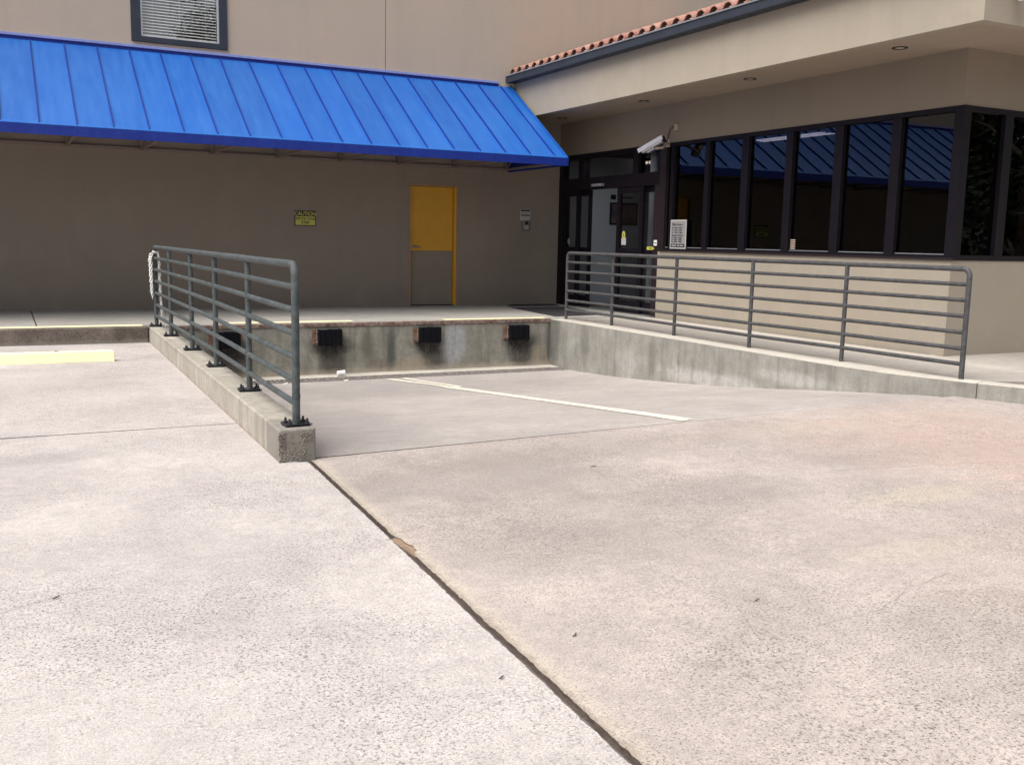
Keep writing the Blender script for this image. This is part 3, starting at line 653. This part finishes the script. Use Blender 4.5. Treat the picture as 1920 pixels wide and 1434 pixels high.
L(m.build('upper_tile_courses', M['tile'], wing, kind='stuff'), wing)
m = MB(); n = 37
for i in range(n):   # pan tiles between the barrels, shallow troughs
    yc = 16.45-i*pitch-pitch/2; vs = []
    for xx in (0.0, 3.9):
        for k_ in range(7):
            a = -1+2*k_/6; vs.append((8.345+xx, yc+a*.08, 4.372+xx*SL+.022*a*a))
    m.add(vs, [(k_, k_+1, 8+k_, 7+k_) for k_ in range(6)])
L(m.build('pan_tiles', M['tile'], wing, kind='stuff'), wing)
# recessed lights in the soffit
for i, (x, y) in enumerate(((8.905, 8.13), (8.94, 10.64), (9.0, 13.18), (9.05, 15.8), (11.4, 7.2), (14, 7.2))):
    m = MB(); n = 20
    ring = [(x+math.cos(2*PI*k_/n)*r, y+math.sin(2*PI*k_/n)*r, z) for r, z in ((.085, ZS-.001), (.085, ZS-.008), (.058, ZS-.008), (.055, ZS-.001)) for k_ in range(n)]
    m.add(ring, [(a*n+k_, a*n+(k_+1) % n, (a+1)*n+(k_+1) % n, (a+1)*n+k_) for a in range(3) for k_ in range(n)], True)
    rl = L(m.build('recessed_light', M['jamb'], wing), wing)
    m = MB(); m.add([(x+math.cos(2*PI*k_/n)*.054, y+math.sin(2*PI*k_/n)*.054, ZS-.003) for k_ in range(n)], [tuple(range(n))]); L(m.build('lens', M['lens'], rl), wing)
# windows, west side
ym = [(7.73, 7.82), (8.55, 8.69), (9.46, 9.60), (10.355, 10.485), (11.245, 11.385), (12.125, 12.225), (13.0, 13.08)]
FR = M['frame']; Z0, Z1 = 1.287, 2.983
wp('window_frame', FR, X-.012, X+.12, 7.70, 13.30, Z0, 1.345, .003); wp('window_frame', FR, X-.010, X+.12, 7.70, 13.30, 2.925, Z1, .003)
wp('window_sill_lip', M['jamb'], X-.03, X-.012, 7.69, 13.30, Z0, 1.312)
wp('mullion', FR, X-.008, X+.12, 7.705, 7.82, 1.345, 2.925)
for a, b in ym[1:]: wp('mullion', FR, X-.011, X+.12, a, b, 1.345, 2.925, .003)
wp('mullion', M['jamb'], X-.014, X+.12, 13.20, 13.36, P0 if False else 1.29, 2.983)
edges = [7.82]+[v for ab in ym[1:] for v in ab]+[13.2]
for a, b in zip(edges[::2], edges[1::2]):
    wp('pane', M['glass'], X+.045, X+.051, a, b, 1.345, 2.925)
    wp('glazing_bead', M['gutter_lip'], X+.02, X+.04, a+.01, b-.01, 1.345, 1.356)
# south side
wp('window_frame', FR, X-.01, 25, YS-.012, YS+.12, Z0+.001, 1.345); wp('window_frame', FR, X+.12, 25, YS-.010, YS+.12, 2.925, Z1)
xm = [(9.50, 9.60), (10.20, 10.34), (11.3, 11.44), (12.4, 12.54), (13.5, 13.64), (14.6, 14.74), (15.7, 15.84)]
for a, b in xm[1:]: wp('mullion', FR, a, b, YS-.011, YS+.12, 1.345, 2.925, .003)
for (a, b), (c, e) in zip(xm, xm[1:]): wp('pane', M['glass'], b, c, YS+.045, YS+.051, 1.345, 2.925)
wp('wall_end', SW, 15.84, 25, YS, YS+.2, 1.285, 2.985)
# entrance: frame, transoms, leaves
ent = L(MB().box(X-.01, X+.14, 13.30, 16.62, 2.345, 2.555).build('entrance_frame', FR, wing), wing)
ep = lambda name, mat, *a, **k: L(MB().box(*a).build(name, mat, ent, **k), wing)
ep('top_rail', FR, X-.008, X+.14, 13.30, 16.62, 2.90, 2.984)
ep('jamb', M['jamb'], X-.009, X+.14, 13.36, 13.50, P0, 2.345)
ep('jamb', FR, X-.007, X+.14, 16.45, 16.625, P0, 2.345)
ep('transom_post', FR, X-.006, X+.14, 16.50, 16.62, 2.555, 2.90); ep('transom_post', FR, X-.006, X+.14, 15.75, 15.93, 2.555, 2.90); ep('transom_post', FR, X-.006, X+.14, 14.0, 14.16, 2.555, 2.90); ep('transom_post', FR, X-.006, X+.14, 13.36, 13.44, 2.555, 2.90)
for a, b in ((13.44, 14.0), (14.16, 15.75), (15.93, 16.5)): ep('transom_pane', M['glass_door'], X+.05, X+.056, a, b, 2.555, 2.90)
def leaf(y0, y1, x, st=.075):
    m = MB(); m.box(x, x+.045, y0, y0+st, .225, 2.34); m.box(x, x+.045, y1-st, y1, .225, 2.34); m.box(x, x+.045, y0+st, y1-st, 2.24, 2.34); m.box(x, x+.045, y0+st, y1-st, .225, .42); m.box(x, x+.045, y0+st, y1-st, 1.20, 1.31)
    o = L(m.build('door_leaf', FR, ent), wing)
    ep('door_pane', M['glass_door'], x+.02, x+.025, y0+st, y1-st, 1.31, 2.24); ep('door_pane', M['glass_door'], x+.02, x+.025, y0+st, y1-st, .42, 1.20)
leaf(15.88, 16.44, X+.005); leaf(15.60, 16.1, X+.07); leaf(13.84, 14.62, X+.005, .10); leaf(13.52, 14.0, X+.07)
ep('threshold', M['steel'], X-.03, X+.16, 13.36, 16.6, P0-.003, P0+.012)
ep('motion_sensor', M['gutter_lip'], X-.075, X-.012, 15.03, 15.36, 2.385, 2.43)
# stickers on doors
def disc(y, z, r, mat, nm, x=X-.004, inner=0):
    m = MB(); n = 20; m.add([(x, y+math.cos(2*PI*k_/n)*r, z+math.sin(2*PI*k_/n)*r*1.3) for k_ in range(n)]+[(x, y+math.cos(2*PI*k_/n)*inner, z+math.sin(2*PI*k_/n)*inner*1.3) for k_ in range(n)], [(k_, (k_+1) % n, n+(k_+1) % n, n+k_) for k_ in range(n)]); return L(m.build(nm, mat, ent), wing)
disc(16.23, 1.41, .042, M['paper'], 'round_sticker', x=X+.004, inner=.030)
L(MB().tube([(X+.003, 16.255, 1.445), (X+.003, 16.205, 1.375)], .006, 4).build('sticker_bar', M['paper'], ent), wing)
ep('notice_sticker', M['paper'], X+.001, X+.003, 14.30, 14.44, 1.37, 1.49, label='white and yellow notice on the door glass')
disc(14.375, 1.54, .052, M['yellow'], 'yellow_sticker', x=X+.0008, inner=.012)
m = MB().prism([(13.66, 1.30), (13.50, 1.30), (13.45, 1.325), (13.50, 1.35), (13.66, 1.35)], 0, .004)
m.v = [(X-.016-v[2], v[0]-.02, v[1]+.0) for v in m.v]; L(m.build('arrow_sticker', M['ysign'], ent), wing)
for a, b, c_, e in ((13.60, 13.50, 1.315, 1.318), (13.60, 13.50, 1.332, 1.335)): ep('sticker_print', M['black'], X-.023, X-.021, b-.02, a-.02, c_, e+.002)
ep('white_sticker', M['white'], X-.022, X-.020, 13.36, 13.45, 1.37, 1.46); ep('sticker_print', M['ink'], X-.0245, X-.0225, 13.375, 13.435, 1.405, 1.42)
# interior
wp('interior_wall', M['in_wall'], X+.16, 12.2, 16.72, 16.8, P0, 3.05); wp('interior_wall', M['in_dark'], 12.2, 15, 16.72, 16.8, P0, 3.05)
wp('interior_wall', M['in_dark'], X+.22, 15, 13.16, 13.26, P0, 3.05); wp('interior_wall', M['in_dark'], 15, 15.1, 7.9, 16.8, P0, 3.05)
wp('interior_floor', M['in_floor'], X+.15, 15, 7.93, 16.8, .12, .208)
wp('interior_ceiling', M['in_ceil'], X+.2, 15, 7.93, 16.8, 3.05, 3.1)
m = MB().tube([(10.6, 15.1, P0), (10.6, 15.1, 3.05)], .085, 16); L(m.build('interior_column', M['in_wall'], wing), wing)
m = MB().box(10.62, 10.9, 15.0, 15.02, 0.3, 2.3)
cl = L(MB().box(9.75, 9.87, 10.3, 11.6, 2.98, 3.049).build('office_ceiling_light', M['in_ceil'], wing), wing)
for x in (9.74, 9.80, 9.90, 9.97): L(MB().tube([(x, 10.1, 2.905), (x, 11.5, 2.905)], .007, 6).build('light_tube', M['tube'], cl), wing)
lp = L(MB().box(9.72, 10.05, 14.0, 15.5, 3.0, 3.049).build('lobby_louvre_and_fill', M['in_ceil'], wing), wing)  # unseen glowing panel, added behind the header to brighten lobby wall and column
L(MB().box(9.74, 10.03, 14.02, 15.48, 2.992, 2.999).build('added_fill_panel', M['tube'], lp), wing)
ll = L(MB().box(11.3, 11.5, 15.6, 17.0-.3, 2.95, 2.99).build('lobby_louvre_and_fill', M['in_ceil'], wing), wing)
for k_ in range(9): L(MB().box(11.295-.0, 11.299, 15.62+k_*.12, 15.70+k_*.12, 2.935, 2.985).build('louvre_cell', M['tube2'], ll), wing)

# ================================================================== SIGNS
RX = (PI/2, 0, 0)
sg = empty('caution_sign', (4.586, W-.006, 1.705), label='black and yellow caution sign on the tan wall under the awning', cat='sign')
MB().box(-.182, .182, -.004, .004, -.125, .125).build('sign_plate', M['black'], sg)
MB().box(-.168, .168, -.006, -.0045, -.112, .032).build('sign_face', M['yellow'], sg)
text('CAUTION', .088, (0, -.007, .047), RX, M['yellow'], 'lettering', sg, sx=.92)
text('WATCH YOUR', .058, (0, -.0075, -.025), RX, M['black'], 'lettering', sg, sx=.84)
text('STEP', .068, (0, -.0075, -.092), RX, M['black'], 'lettering', sg, sx=1.0)
sg = empty('notice_sign', (8.775, W-.006, 1.885), label='small white notice with black bands above the keypad', cat='sign')
MB().box(-.108, .108, -.003, .004, -.105, .105).build('sign_plate', M['paper'], sg)
MB().box(-.098, .098, -.006, -.004, .065, .095).build('header_band', M['ink'], sg)
MB().box(-.098, .098, -.006, -.004, -.020, .000).build('middle_band', M['ink'], sg)
for z, a in ((.045, .08), (.030, .065), (.016, .05), (-.045, .03)): MB().box(-a, a, -.0055, -.004, z-.003, z+.003).build('printed_line', M['steel'], sg)
kp = empty('keypad', (8.78, W-.004, 1.69), label='grey metal keypad box mounted below the white notice', cat='keypad')
MB().box(-.072, .072, -.05, .003, -.095, .088).build('housing', M['steel'], kp, .008)
MB().box(-.045, .045, -.054, -.0505, -.075, .0).build('cover', M['whitem'], kp); MB().tube([(0, -.056, .045), (0, -.051, .045)], .03, 14).build('reader', M['black'], kp)
RW = (PI/2, 0, -PI/2)
hs_ = empty('office_hours_sign', (X-.018, 12.80, 1.555), label='grey sign listing office hours and access hours in the corner window', cat='sign')
MB().box(-.004, .003, -.205, .205, -.225, .225).build('sign_plate', M['paper'], hs_)
MB().box(-.006, -.0045, -.185, .185, -.205, .205).build('sign_face', M['paper_grey'], hs_)
MB().box(-.008, -.0065, -.18, .18, -.20, -.15).build('footer_band', M['ink'], hs_)
def ht(s, size, z, name='lettering', mat='ink', y=.165): text(s, size, (-.0075 if mat == 'ink' else -.0095, y, z), RW, M[mat], name, hs_, align='LEFT')
ht('Office Hours', .052, .135); ht('Access Hours', .052, -.03)
for z, s in ((.09, 'M-F  9:30am - 6:00pm'), (.055, 'Sat   9:30am - 6:00pm'), (.02, 'Sun  1:00pm - 5:00pm'), (-.065, 'M-F  6:00am - 9:00pm'), (-.095, 'Sat   6:00am - 9:00pm'), (-.125, 'Sun  6:00am - 9:00pm')): ht(s, .031, z)
for a, b in ((.15, .03), (.0, -.05), (-.07, -.15)): MB().box(-.0095, -.0085, b, a, -.183, -.168).build('printed_line', M['paper'], hs_)
st = empty('window_label', (X+.03, 10.29, 1.43), label='small white slatted label low on the fourth tinted pane', cat='label')
for k_ in range(5): MB().box(-.002, .002, -.045, .045, -.06+k_*.028, -.045+k_*.028).build('strip', M['box'], st)
po = empty('framed_poster', (11.02, 16.71, 1.97), label='dark framed poster on the pale lobby wall', cat='poster')
MB().box(-.32, .32, -.02, .005, -.215, .215).build('frame', M['black'], po); MB().box(-.29, .29, -.024, -.021, -.185, .185).build('print', M['poster1'], po)
lg = empty('lobby_wall_sign', (10.77, 16.71, 2.29), label='small black square sign above the lobby poster', cat='sign')
MB().box(-.055, .055, -.015, .005, -.045, .045).build('sign_square', M['black'], lg)
MB().box(.1, .45, -.012, .005, -.012, .012).build('printed_line', M['ink'], lg)

# ================================================================== SECURITY CAMERA
sc_ = empty('security_camera', (9.1, 13.05, 2.92), label='silver security camera pointing down from a curved bracket by the entrance', cat='security camera')
axis = (Vector((9.02, 13.28, 2.83))-Vector((9.18, 12.88, 3.02))).normalized(); q = axis.to_track_quat('Y', 'Z').to_matrix().to_4x4()
MB().box(-.045, .045, -.20, .20, -.045, .030, q).build('camera_body', M['whitem'], sc_, .012, 3)
m = MB(); m.box(-.060, .060, -.235, .245, .036, .046, q); m.box(-.060, -.052, -.235, .245, -.02, .036, q); m.box(.052, .060, -.235, .245, -.02, .036, q); m.box(-.02, .02, -.23, .24, .046, .052, q)
m.build('sun_shield', M['whitem'], sc_)
MB().box(-.05, .05, -.226, -.205, -.055, .034, q).build('rear_cap', M['black'], sc_); MB().box(-.04, .04, .2005, .215, -.04, .028, q).build('lens_window', M['black'], sc_)
MB().box(-.03, .03, -.03, .12, -.085, -.046, q).build('mounting_block', M['gutter_lip'], sc_, .005)
MB().tube([q @ Vector((0, -.0, -.06)), (.12, -.10, -.04), (.26, .0, .03), (.385, .13, .06)], [.022, .02, .02, .024], 10).build('bracket_arm', M['box'], sc_)
MB().box(.384, .398, .08, .18, .0, .12).build('wall_plate', M['box'], sc_, .003)
MB().tube([(.37, .15, .08), (.38, .14, .12), (.382, .12, .2), (.384, .09, .27), (.385, .03, .30), (.385, -.06, .303)], .011, 8).build('cable_conduit', M['conduit'], sc_)
MB().box(.35, .399, -.13, -.06, .235, .335).build('junction_box', M['box'], sc_, .006)
fl = empty('flood_light', (8.86, 6.72, 3.90), label='small white flood light on the front fascia near its corner', cat='flood light')
MB().tube([(0, .02, .08), (0, -.05, .06), (0, -.09, -.02), (0, -.10, -.10)], [.03, .035, .05, .055], 12).build('lamp_head', M['white'], fl); MB().box(-.05, .05, -.0, .022, .03, .13).build('wall_plate', M['white'], fl)

# ================================================================== RAILINGS
HZ = [1.232, 1.09, .945, .797, .645, .495, .350]
def railing(name, posts, zb, mat, plates, lab, r=.0235):
    o = empty(name, (posts[0][0], posts[0][1], zb), label=lab, cat='railing')
    O = Vector(o.location); A = Vector((*posts[0], 0)); B = Vector((*posts[-1], 0)); dr = (B-A).normalized()
    R_ = .07; tp_ = []
    # top rail with both end posts in one bent pipe
    pth = [A+Vector((0, 0, zb))]
    for k_ in range(0, 7):
        a = PI/2*k_/6; pth.append(A+dr*(R_-R_*math.cos(a))+Vector((0, 0, HZ[0]-R_+R_*math.sin(a))))
    for k_ in range(1, 12): pth.append(A.lerp(B, k_/12)+Vector((0, 0, HZ[0]+.003*rn(k_*.9, 1))))
    for k_ in range(6, -1, -1):
        a = PI/2*k_/6; pth.append(B-dr*(R_-R_*math.cos(a))+Vector((0, 0, HZ[0]-R_+R_*math.sin(a))))
    pth.append(B+Vector((0, 0, zb)))
    MB().tube([p-O for p in pth], r+.0015, 14).build('top_rail', mat, o)
    for (x, y) in posts[1:-1]: MB().tube([Vector((x, y, zb))-O, Vector((x, y, HZ[0]-.01))-O], r, 12).build('post', mat, o)
    for z in HZ[1:]:
        for a, b in zip(posts, posts[1:]):
            a = Vector((*a, z)); b = Vector((*b, z)); MB().tube([a-O, a.lerp(b, .5)-O+Vector((0, 0, .004*rn(z*9, a.y))), b-O], r*.88, 10).build('rail', mat, o)
    if plates:
        for i, (x, y) in enumerate(posts):
            m = MB(); t = .008; Lh, Wh = .085, .062; nn = 8
            for k_ in range(nn):
                ya, yb = -Wh+2*Wh*k_/nn, -Wh+2*Wh*(k_+1)/nn; za, zb_ = .010*abs(ya/Wh)**2+.003*rn(i*3, ya*30), .010*abs(yb/Wh)**2+.003*rn(i*3, yb*30)
                m.add([(xx, yy, zz+h) for xx in (-Lh, Lh) for yy, zz in ((ya, za), (yb, zb_)) for h in (0, t)], [(0, 1, 3, 2), (4, 6, 7, 5), (0, 4, 5, 1), (2, 3, 7, 6), (0, 2, 6, 4), (1, 5, 7, 3)])
            p = m.build('base_plate', M['plate'], o); p.location = Vector((x, y, zb+.001))-O; p.rotation_euler = (0, 0, random.uniform(-.08, .08))
            for sx in (-1, 1):
                for sy in (-1, 1):
                    b = MB().tube([(0, 0, 0), (0, 0, .014)], .015, 6); b.tube([(0, 0, .014), (0, 0, .036)], .008, 8); bo = b.build('bolt', M['plate'], p); bo.location = (sx*.058, sy*.042, .012)
    return o
PL = [(1.632, 6.17), (1.672, 7.70), (1.710, 9.24), (1.728, 10.64), (1.742, 12.18), (1.752, 13.50)]
rl_ = railing('guard_railing', PL, P0, M['rail_l'], True, 'green grey pipe railing bolted by base plates to the kerb wall left of the ramp')
MB().tube([(PL[0][0]-1.632, 0, .155), (0, 0, .175), (0, 0, .20), (0, 0, .215)], [.0235, .027, .027, .0235], 14).build('pipe_collar', M['rail_l'], rl_)
PR = [(7.945, 6.24), (7.925, 7.72), (7.865, 9.13), (7.895, 10.66), (7.92, 12.22), (7.86, 13.44)]
railing('guard_railing', PR, P0-.01, M['rail_r'], False, 'grey pipe railing set into the retaining wall beside the office entrance')

# chain draped over the far end of the left railing
ch = empty('plastic_chain', (1.745, 13.46, 1.14), label='white plastic chain draped over the far end of the left railing', cat='chain')
def link_mesh():
    pts = []; n = 14
    for k_ in range(n+1):
        a = 2*PI*k_/n; pts.append((.0105*math.cos(a), 0, .0165*math.sin(a)*1.0+(.006 if math.sin(a) > .01 else -.006 if math.sin(a) < -.01 else 0)))
    return MB().tube(pts, .0038, 6, cap=False)
lk = link_mesh().build('chain_link', M['white'], ch); first = True
def run(pts):
    global first
    P = [Vector(p) for p in pts]; acc = []; step = .033
    for a, b in zip(P, P[1:]):
        n = max(1, round((b-a).length/step))
        for k_ in range(n): acc.append((a.lerp(b, k_/n), (b-a).normalized()))
    for i, (p, d_) in enumerate(acc):
        if first: o = lk; first = False
        else: o = lk.copy(); C.objects.link(o); o.parent = ch
        o.location = p+Vector((random.uniform(-.004, .004), random.uniform(-.004, .004), 0)); qd = d_.to_track_quat('Z', 'Y')
        o.rotation_mode = 'QUATERNION'; from_ = Matrix.Rotation((i % 2)*PI/2+random.uniform(-.3, .3), 4, 'Z').to_quaternion(); o.rotation_quaternion = qd @ from_
for j, (zb_, sx) in enumerate(((-.55, -.045), (-.50, -.06), (-.44, -.050), (-.30, -.062))):
    run([(sx*.9, -.03+j*.02, zb_), (sx, -.03+j*.02, -.05), (sx*.6, -.03+j*.015, .012), (0, -.03+j*.01, .028), (.04, -.03+j*.01, .01), (.045+.006*j, -.03+j*.02, -.06), (.05+.004*j, -.05+j*.02, -.2-.12*j)])
run([(.055, -.04, -.3), (.06, -.05, -.6), (.075, -.07, -.85), (.10, -.1, -.925)])
run([(.045, -.03, -.2), (.052, -.05, -.55), (.06, -.07, -.86), (.075, -.09, -.92)])

# ================================================================== WHEEL STOP, MATS, CUP, BITS
ws = empty('wheel_stop', (.13, 11.70, .003), label='cream yellow concrete wheel stop lying on the slab in front of the kerb', cat='wheel stop')
m = MB(); prof = [(-.085, 0), (-.055, .115), (.05, .115), (.085, 0)]; n = 30; vs = []
for i in range(n+1):
    x = -.93+1.86*i/n; e = .010 if i in (0, n) else 0
    vs += [(x, y+.002*rn(x*7, y*20), max(0, z-e+.003*rn(x*6, y*9))) for y, z in prof]
m.add(vs, [(i*4+k_, i*4+k_+1, i*4+k_+5, i*4+k_+4) for i in range(n) for k_ in range(3)]+[(0, 1, 2, 3), (n*4+3, n*4+2, n*4+1, n*4)]); m.build('stop_block', M['stop'], ws, .01, 2)
ws.rotation_euler = (0, 0, .0)
for x in (-.6, .35): MB().tube([(x, .0, .10), (x, .0, .122)], .02, 10).build('anchor_pin', M['rust'], ws)
mt = empty('door_mat', (8.0, 14.8, P0), label='large dark mat in front of the sliding entrance doors', cat='mat')
MB().prism([(-.12, -.98), (.9, -.80), (1.22, 1.0), (.1, 1.02)], 0, .012).build('mat_pile', M['mat'], mt, .003)
mt = empty('door_mat', (8.75, 16.3, P0), label='thin dark mat lying against the tan wall beside the entrance', cat='mat')
MB().prism([(-.55, -.12), (.5, -.22), (.62, .2), (-.25, .27)], 0, .012).build('mat_pile', M['mat'], mt, .003)
cup = empty('paper_cup', (4.13, 13.22, -.506), label='white paper cup lying at the foot of the dock face', cat='cup')
MB().tube([(-.05, .0, .036), (.05, 0, .04)], [.034, .040], 16).build('cup_body', M['white'], cup); MB().tube([(.046, 0, .04), (.052, 0, .04)], .043, 16).build('cup_rim', M['white'], cup)
def bit(name, loc, mat, s, label, cat, parts=5, group=None):
    o = empty(name, loc, label=label, cat=cat, group=group); m = MB(); p = Vector((0, 0, .004)); a = random.uniform(-.5, .5); pts = [p.copy()]
    for _ in range(parts): p = p+Vector((math.cos(a)*s, math.sin(a)*s, random.uniform(-.001, .002))); a += random.uniform(-.5, .5); pts.append(p.copy())
    m.tube(pts, [.0012]+[.0026]*(parts-1)+[.0012], 5); m.build('stick', mat, o); return o
for (x, y, s, lb) in ((1.765, 2.91, .007, 'short dark twig just right of the long slab joint'), (1.369, 2.707, .006, 'small dark twig just left of the long slab joint'), (2.6, 2.90, .005, 'tiny dark twig on the buff slab in the lower right'),
                      (.111, 4.055, .008, 'small dark leaf stalk on the pale slab at the left'), (3.222, 5.155, .008, 'thin twig on the grey stained concrete in the middle')):
    bit('twig', (x, y, lot_z(x)+.001), M['twig'], s, lb, 'twig')
for i, (x, y, lb) in enumerate(((4.03, 12.72, 'scrap of white litter beside the drain grate'), (3.2, 12.68, 'tiny white scrap next to the grate behind the railing'))):
    m = MB(); m.add([(0, 0, 0), (.05, .01, .004), (.06, .05, .01), (.02, .045, .004), (-.015, .02, .008)], [(0, 1, 2, 3, 4)]); m.add([(.07, 0, 0), (.11, .01, .006), (.1, .035, 0)], [(0, 1, 2)])
    o = m.build('litter_scrap', M['white']); o.location = (x, y, ramp_z(x, y)+.006); tag(o, lb, 'litter')

# ================================================================== DOCK BUMPERS
blabs = ['black rubber dock bumper second from the left, above a broad dark stain', 'black rubber dock bumper in the middle of the dock face',
         'black rubber dock bumper nearest the retaining wall corner', 'black rubber dock bumper seen through the left railing']
for b, lb in zip(bx, blabs):
    o = empty('dock_bumper', (b, 13.447, .02), label=lb, cat='dock bumper', group='rubber bumpers along the dock face')
    for sx in (-1, 1):
        m = MB(); m.box(sx*.17, sx*.176, -.06, -.003, -.105, .105); xa, xb = sorted((sx*.178, sx*(.235 if sx < 0 else .20))); m.box(xa, xb, -.012, -.003, -.105, .105)
        br = m.build('angle_bracket', M['rust_or'], o)
        for z in (-.075, .075): MB().tube([(sx*(.208 if sx < 0 else .188), -.012, z), (sx*(.208 if sx < 0 else .188), -.032, z)], .013, 8).build('bolt', M['rust_or'], br)
    p0 = MB().box(-.0108, .0108, -.115, -.003, -.112, .108).build('rubber_pad', M['rubber'], o, .003, 1); nP = 15
    for k_ in range(nP):
        p = p0 if k_ == 0 else p0.copy()
        if k_: C.objects.link(p); p.parent = o
        p.location = (-.158+k_*.0226, random.uniform(-.006, .004), random.uniform(-.006, .006)); p.rotation_euler = (0, random.uniform(-.02, .02), 0)
    for z in (-.07, .07): MB().tube([(-.19, -.06, z), (.19, -.06, z)], .011, 8).build('tie_rod', M['rust_or'], o)

# ================================================================== TREES BEHIND THE VIEWER (mirrored in the upper window)
def tree(loc, h, rad, label, seed, n=9000, cz=.62, sz=.17, ls=1.0):
    rnd = random.Random(seed); o = empty('tree', loc, label=label, cat='tree', group='trees behind the viewer mirrored in the glass'); m = MB()
    m.tube([(0, 0, -1.0), (.05, 0, h*.2), (-.1, .1, h*.5), (.1, 0, h*.85)], [.35, .27, .18, .05], 10)
    for k_ in range(9):
        z = h*(.3+.06*k_); a = k_*2.4; m.tube([(0, 0, z), (math.cos(a)*rad*.4, math.sin(a)*rad*.4, z+rad*.3), (math.cos(a)*rad*.75, math.sin(a)*rad*.75, z+rad*.45)], [.11, .06, .02], 6)
    m.build('trunk', M['bark'], o); m = MB()
    cl_ = [(rnd.gauss(0, .42)*rad, rnd.gauss(0, .42)*rad, h*cz+rnd.gauss(0, sz)*h, rnd.uniform(.5, 1.3)) for _ in range(34)]
    for _ in range(n):
        c = rnd.choice(cl_); p = Vector((c[0]+rnd.gauss(0, .5)*c[3], c[1]+rnd.gauss(0, .5)*c[3], c[2]+rnd.gauss(0, .4)*c[3])); s = rnd.uniform(.05, .13)*ls
        a = Vector((rnd.uniform(-1, 1), rnd.uniform(-1, 1), rnd.uniform(-1, 1))).normalized(); b = a.orthogonal().normalized()
        m.add([p-a*s, p+b*s*.5, p+a*s, p-b*s*.5], [(0, 1, 2, 3)])
    m.build('crown', M['leaf'], o); return o
tree((9.4, -20, 0), 14.5, 3.4, 'broad dark green tree behind the viewer mirrored in the upper window', 3, 14000)
tree((18, -19, 0), 13, 4.2, 'wide dark tree behind the viewer to the right', 5, 12000)
tree((27, -14, 0), 12, 4.2, 'dark tree behind the viewer at the far right', 6, 12000)
for i, (x, y, h, lb) in enumerate(((34, -9, 11, 'bushy dark tree low behind the viewer, left of the far pair'), (42, -15, 13, 'bushy dark tree low behind the viewer, middle of the far row'), (48, -4, 12, 'bushy dark tree beyond the right end of the office wing'), (27, -22, 13, 'bushy dark tree at the back of the row behind the viewer'))):
    tree((x, y, 0), h, 5.0, lb, 11+i, 16000, .42, .22, 2.2)
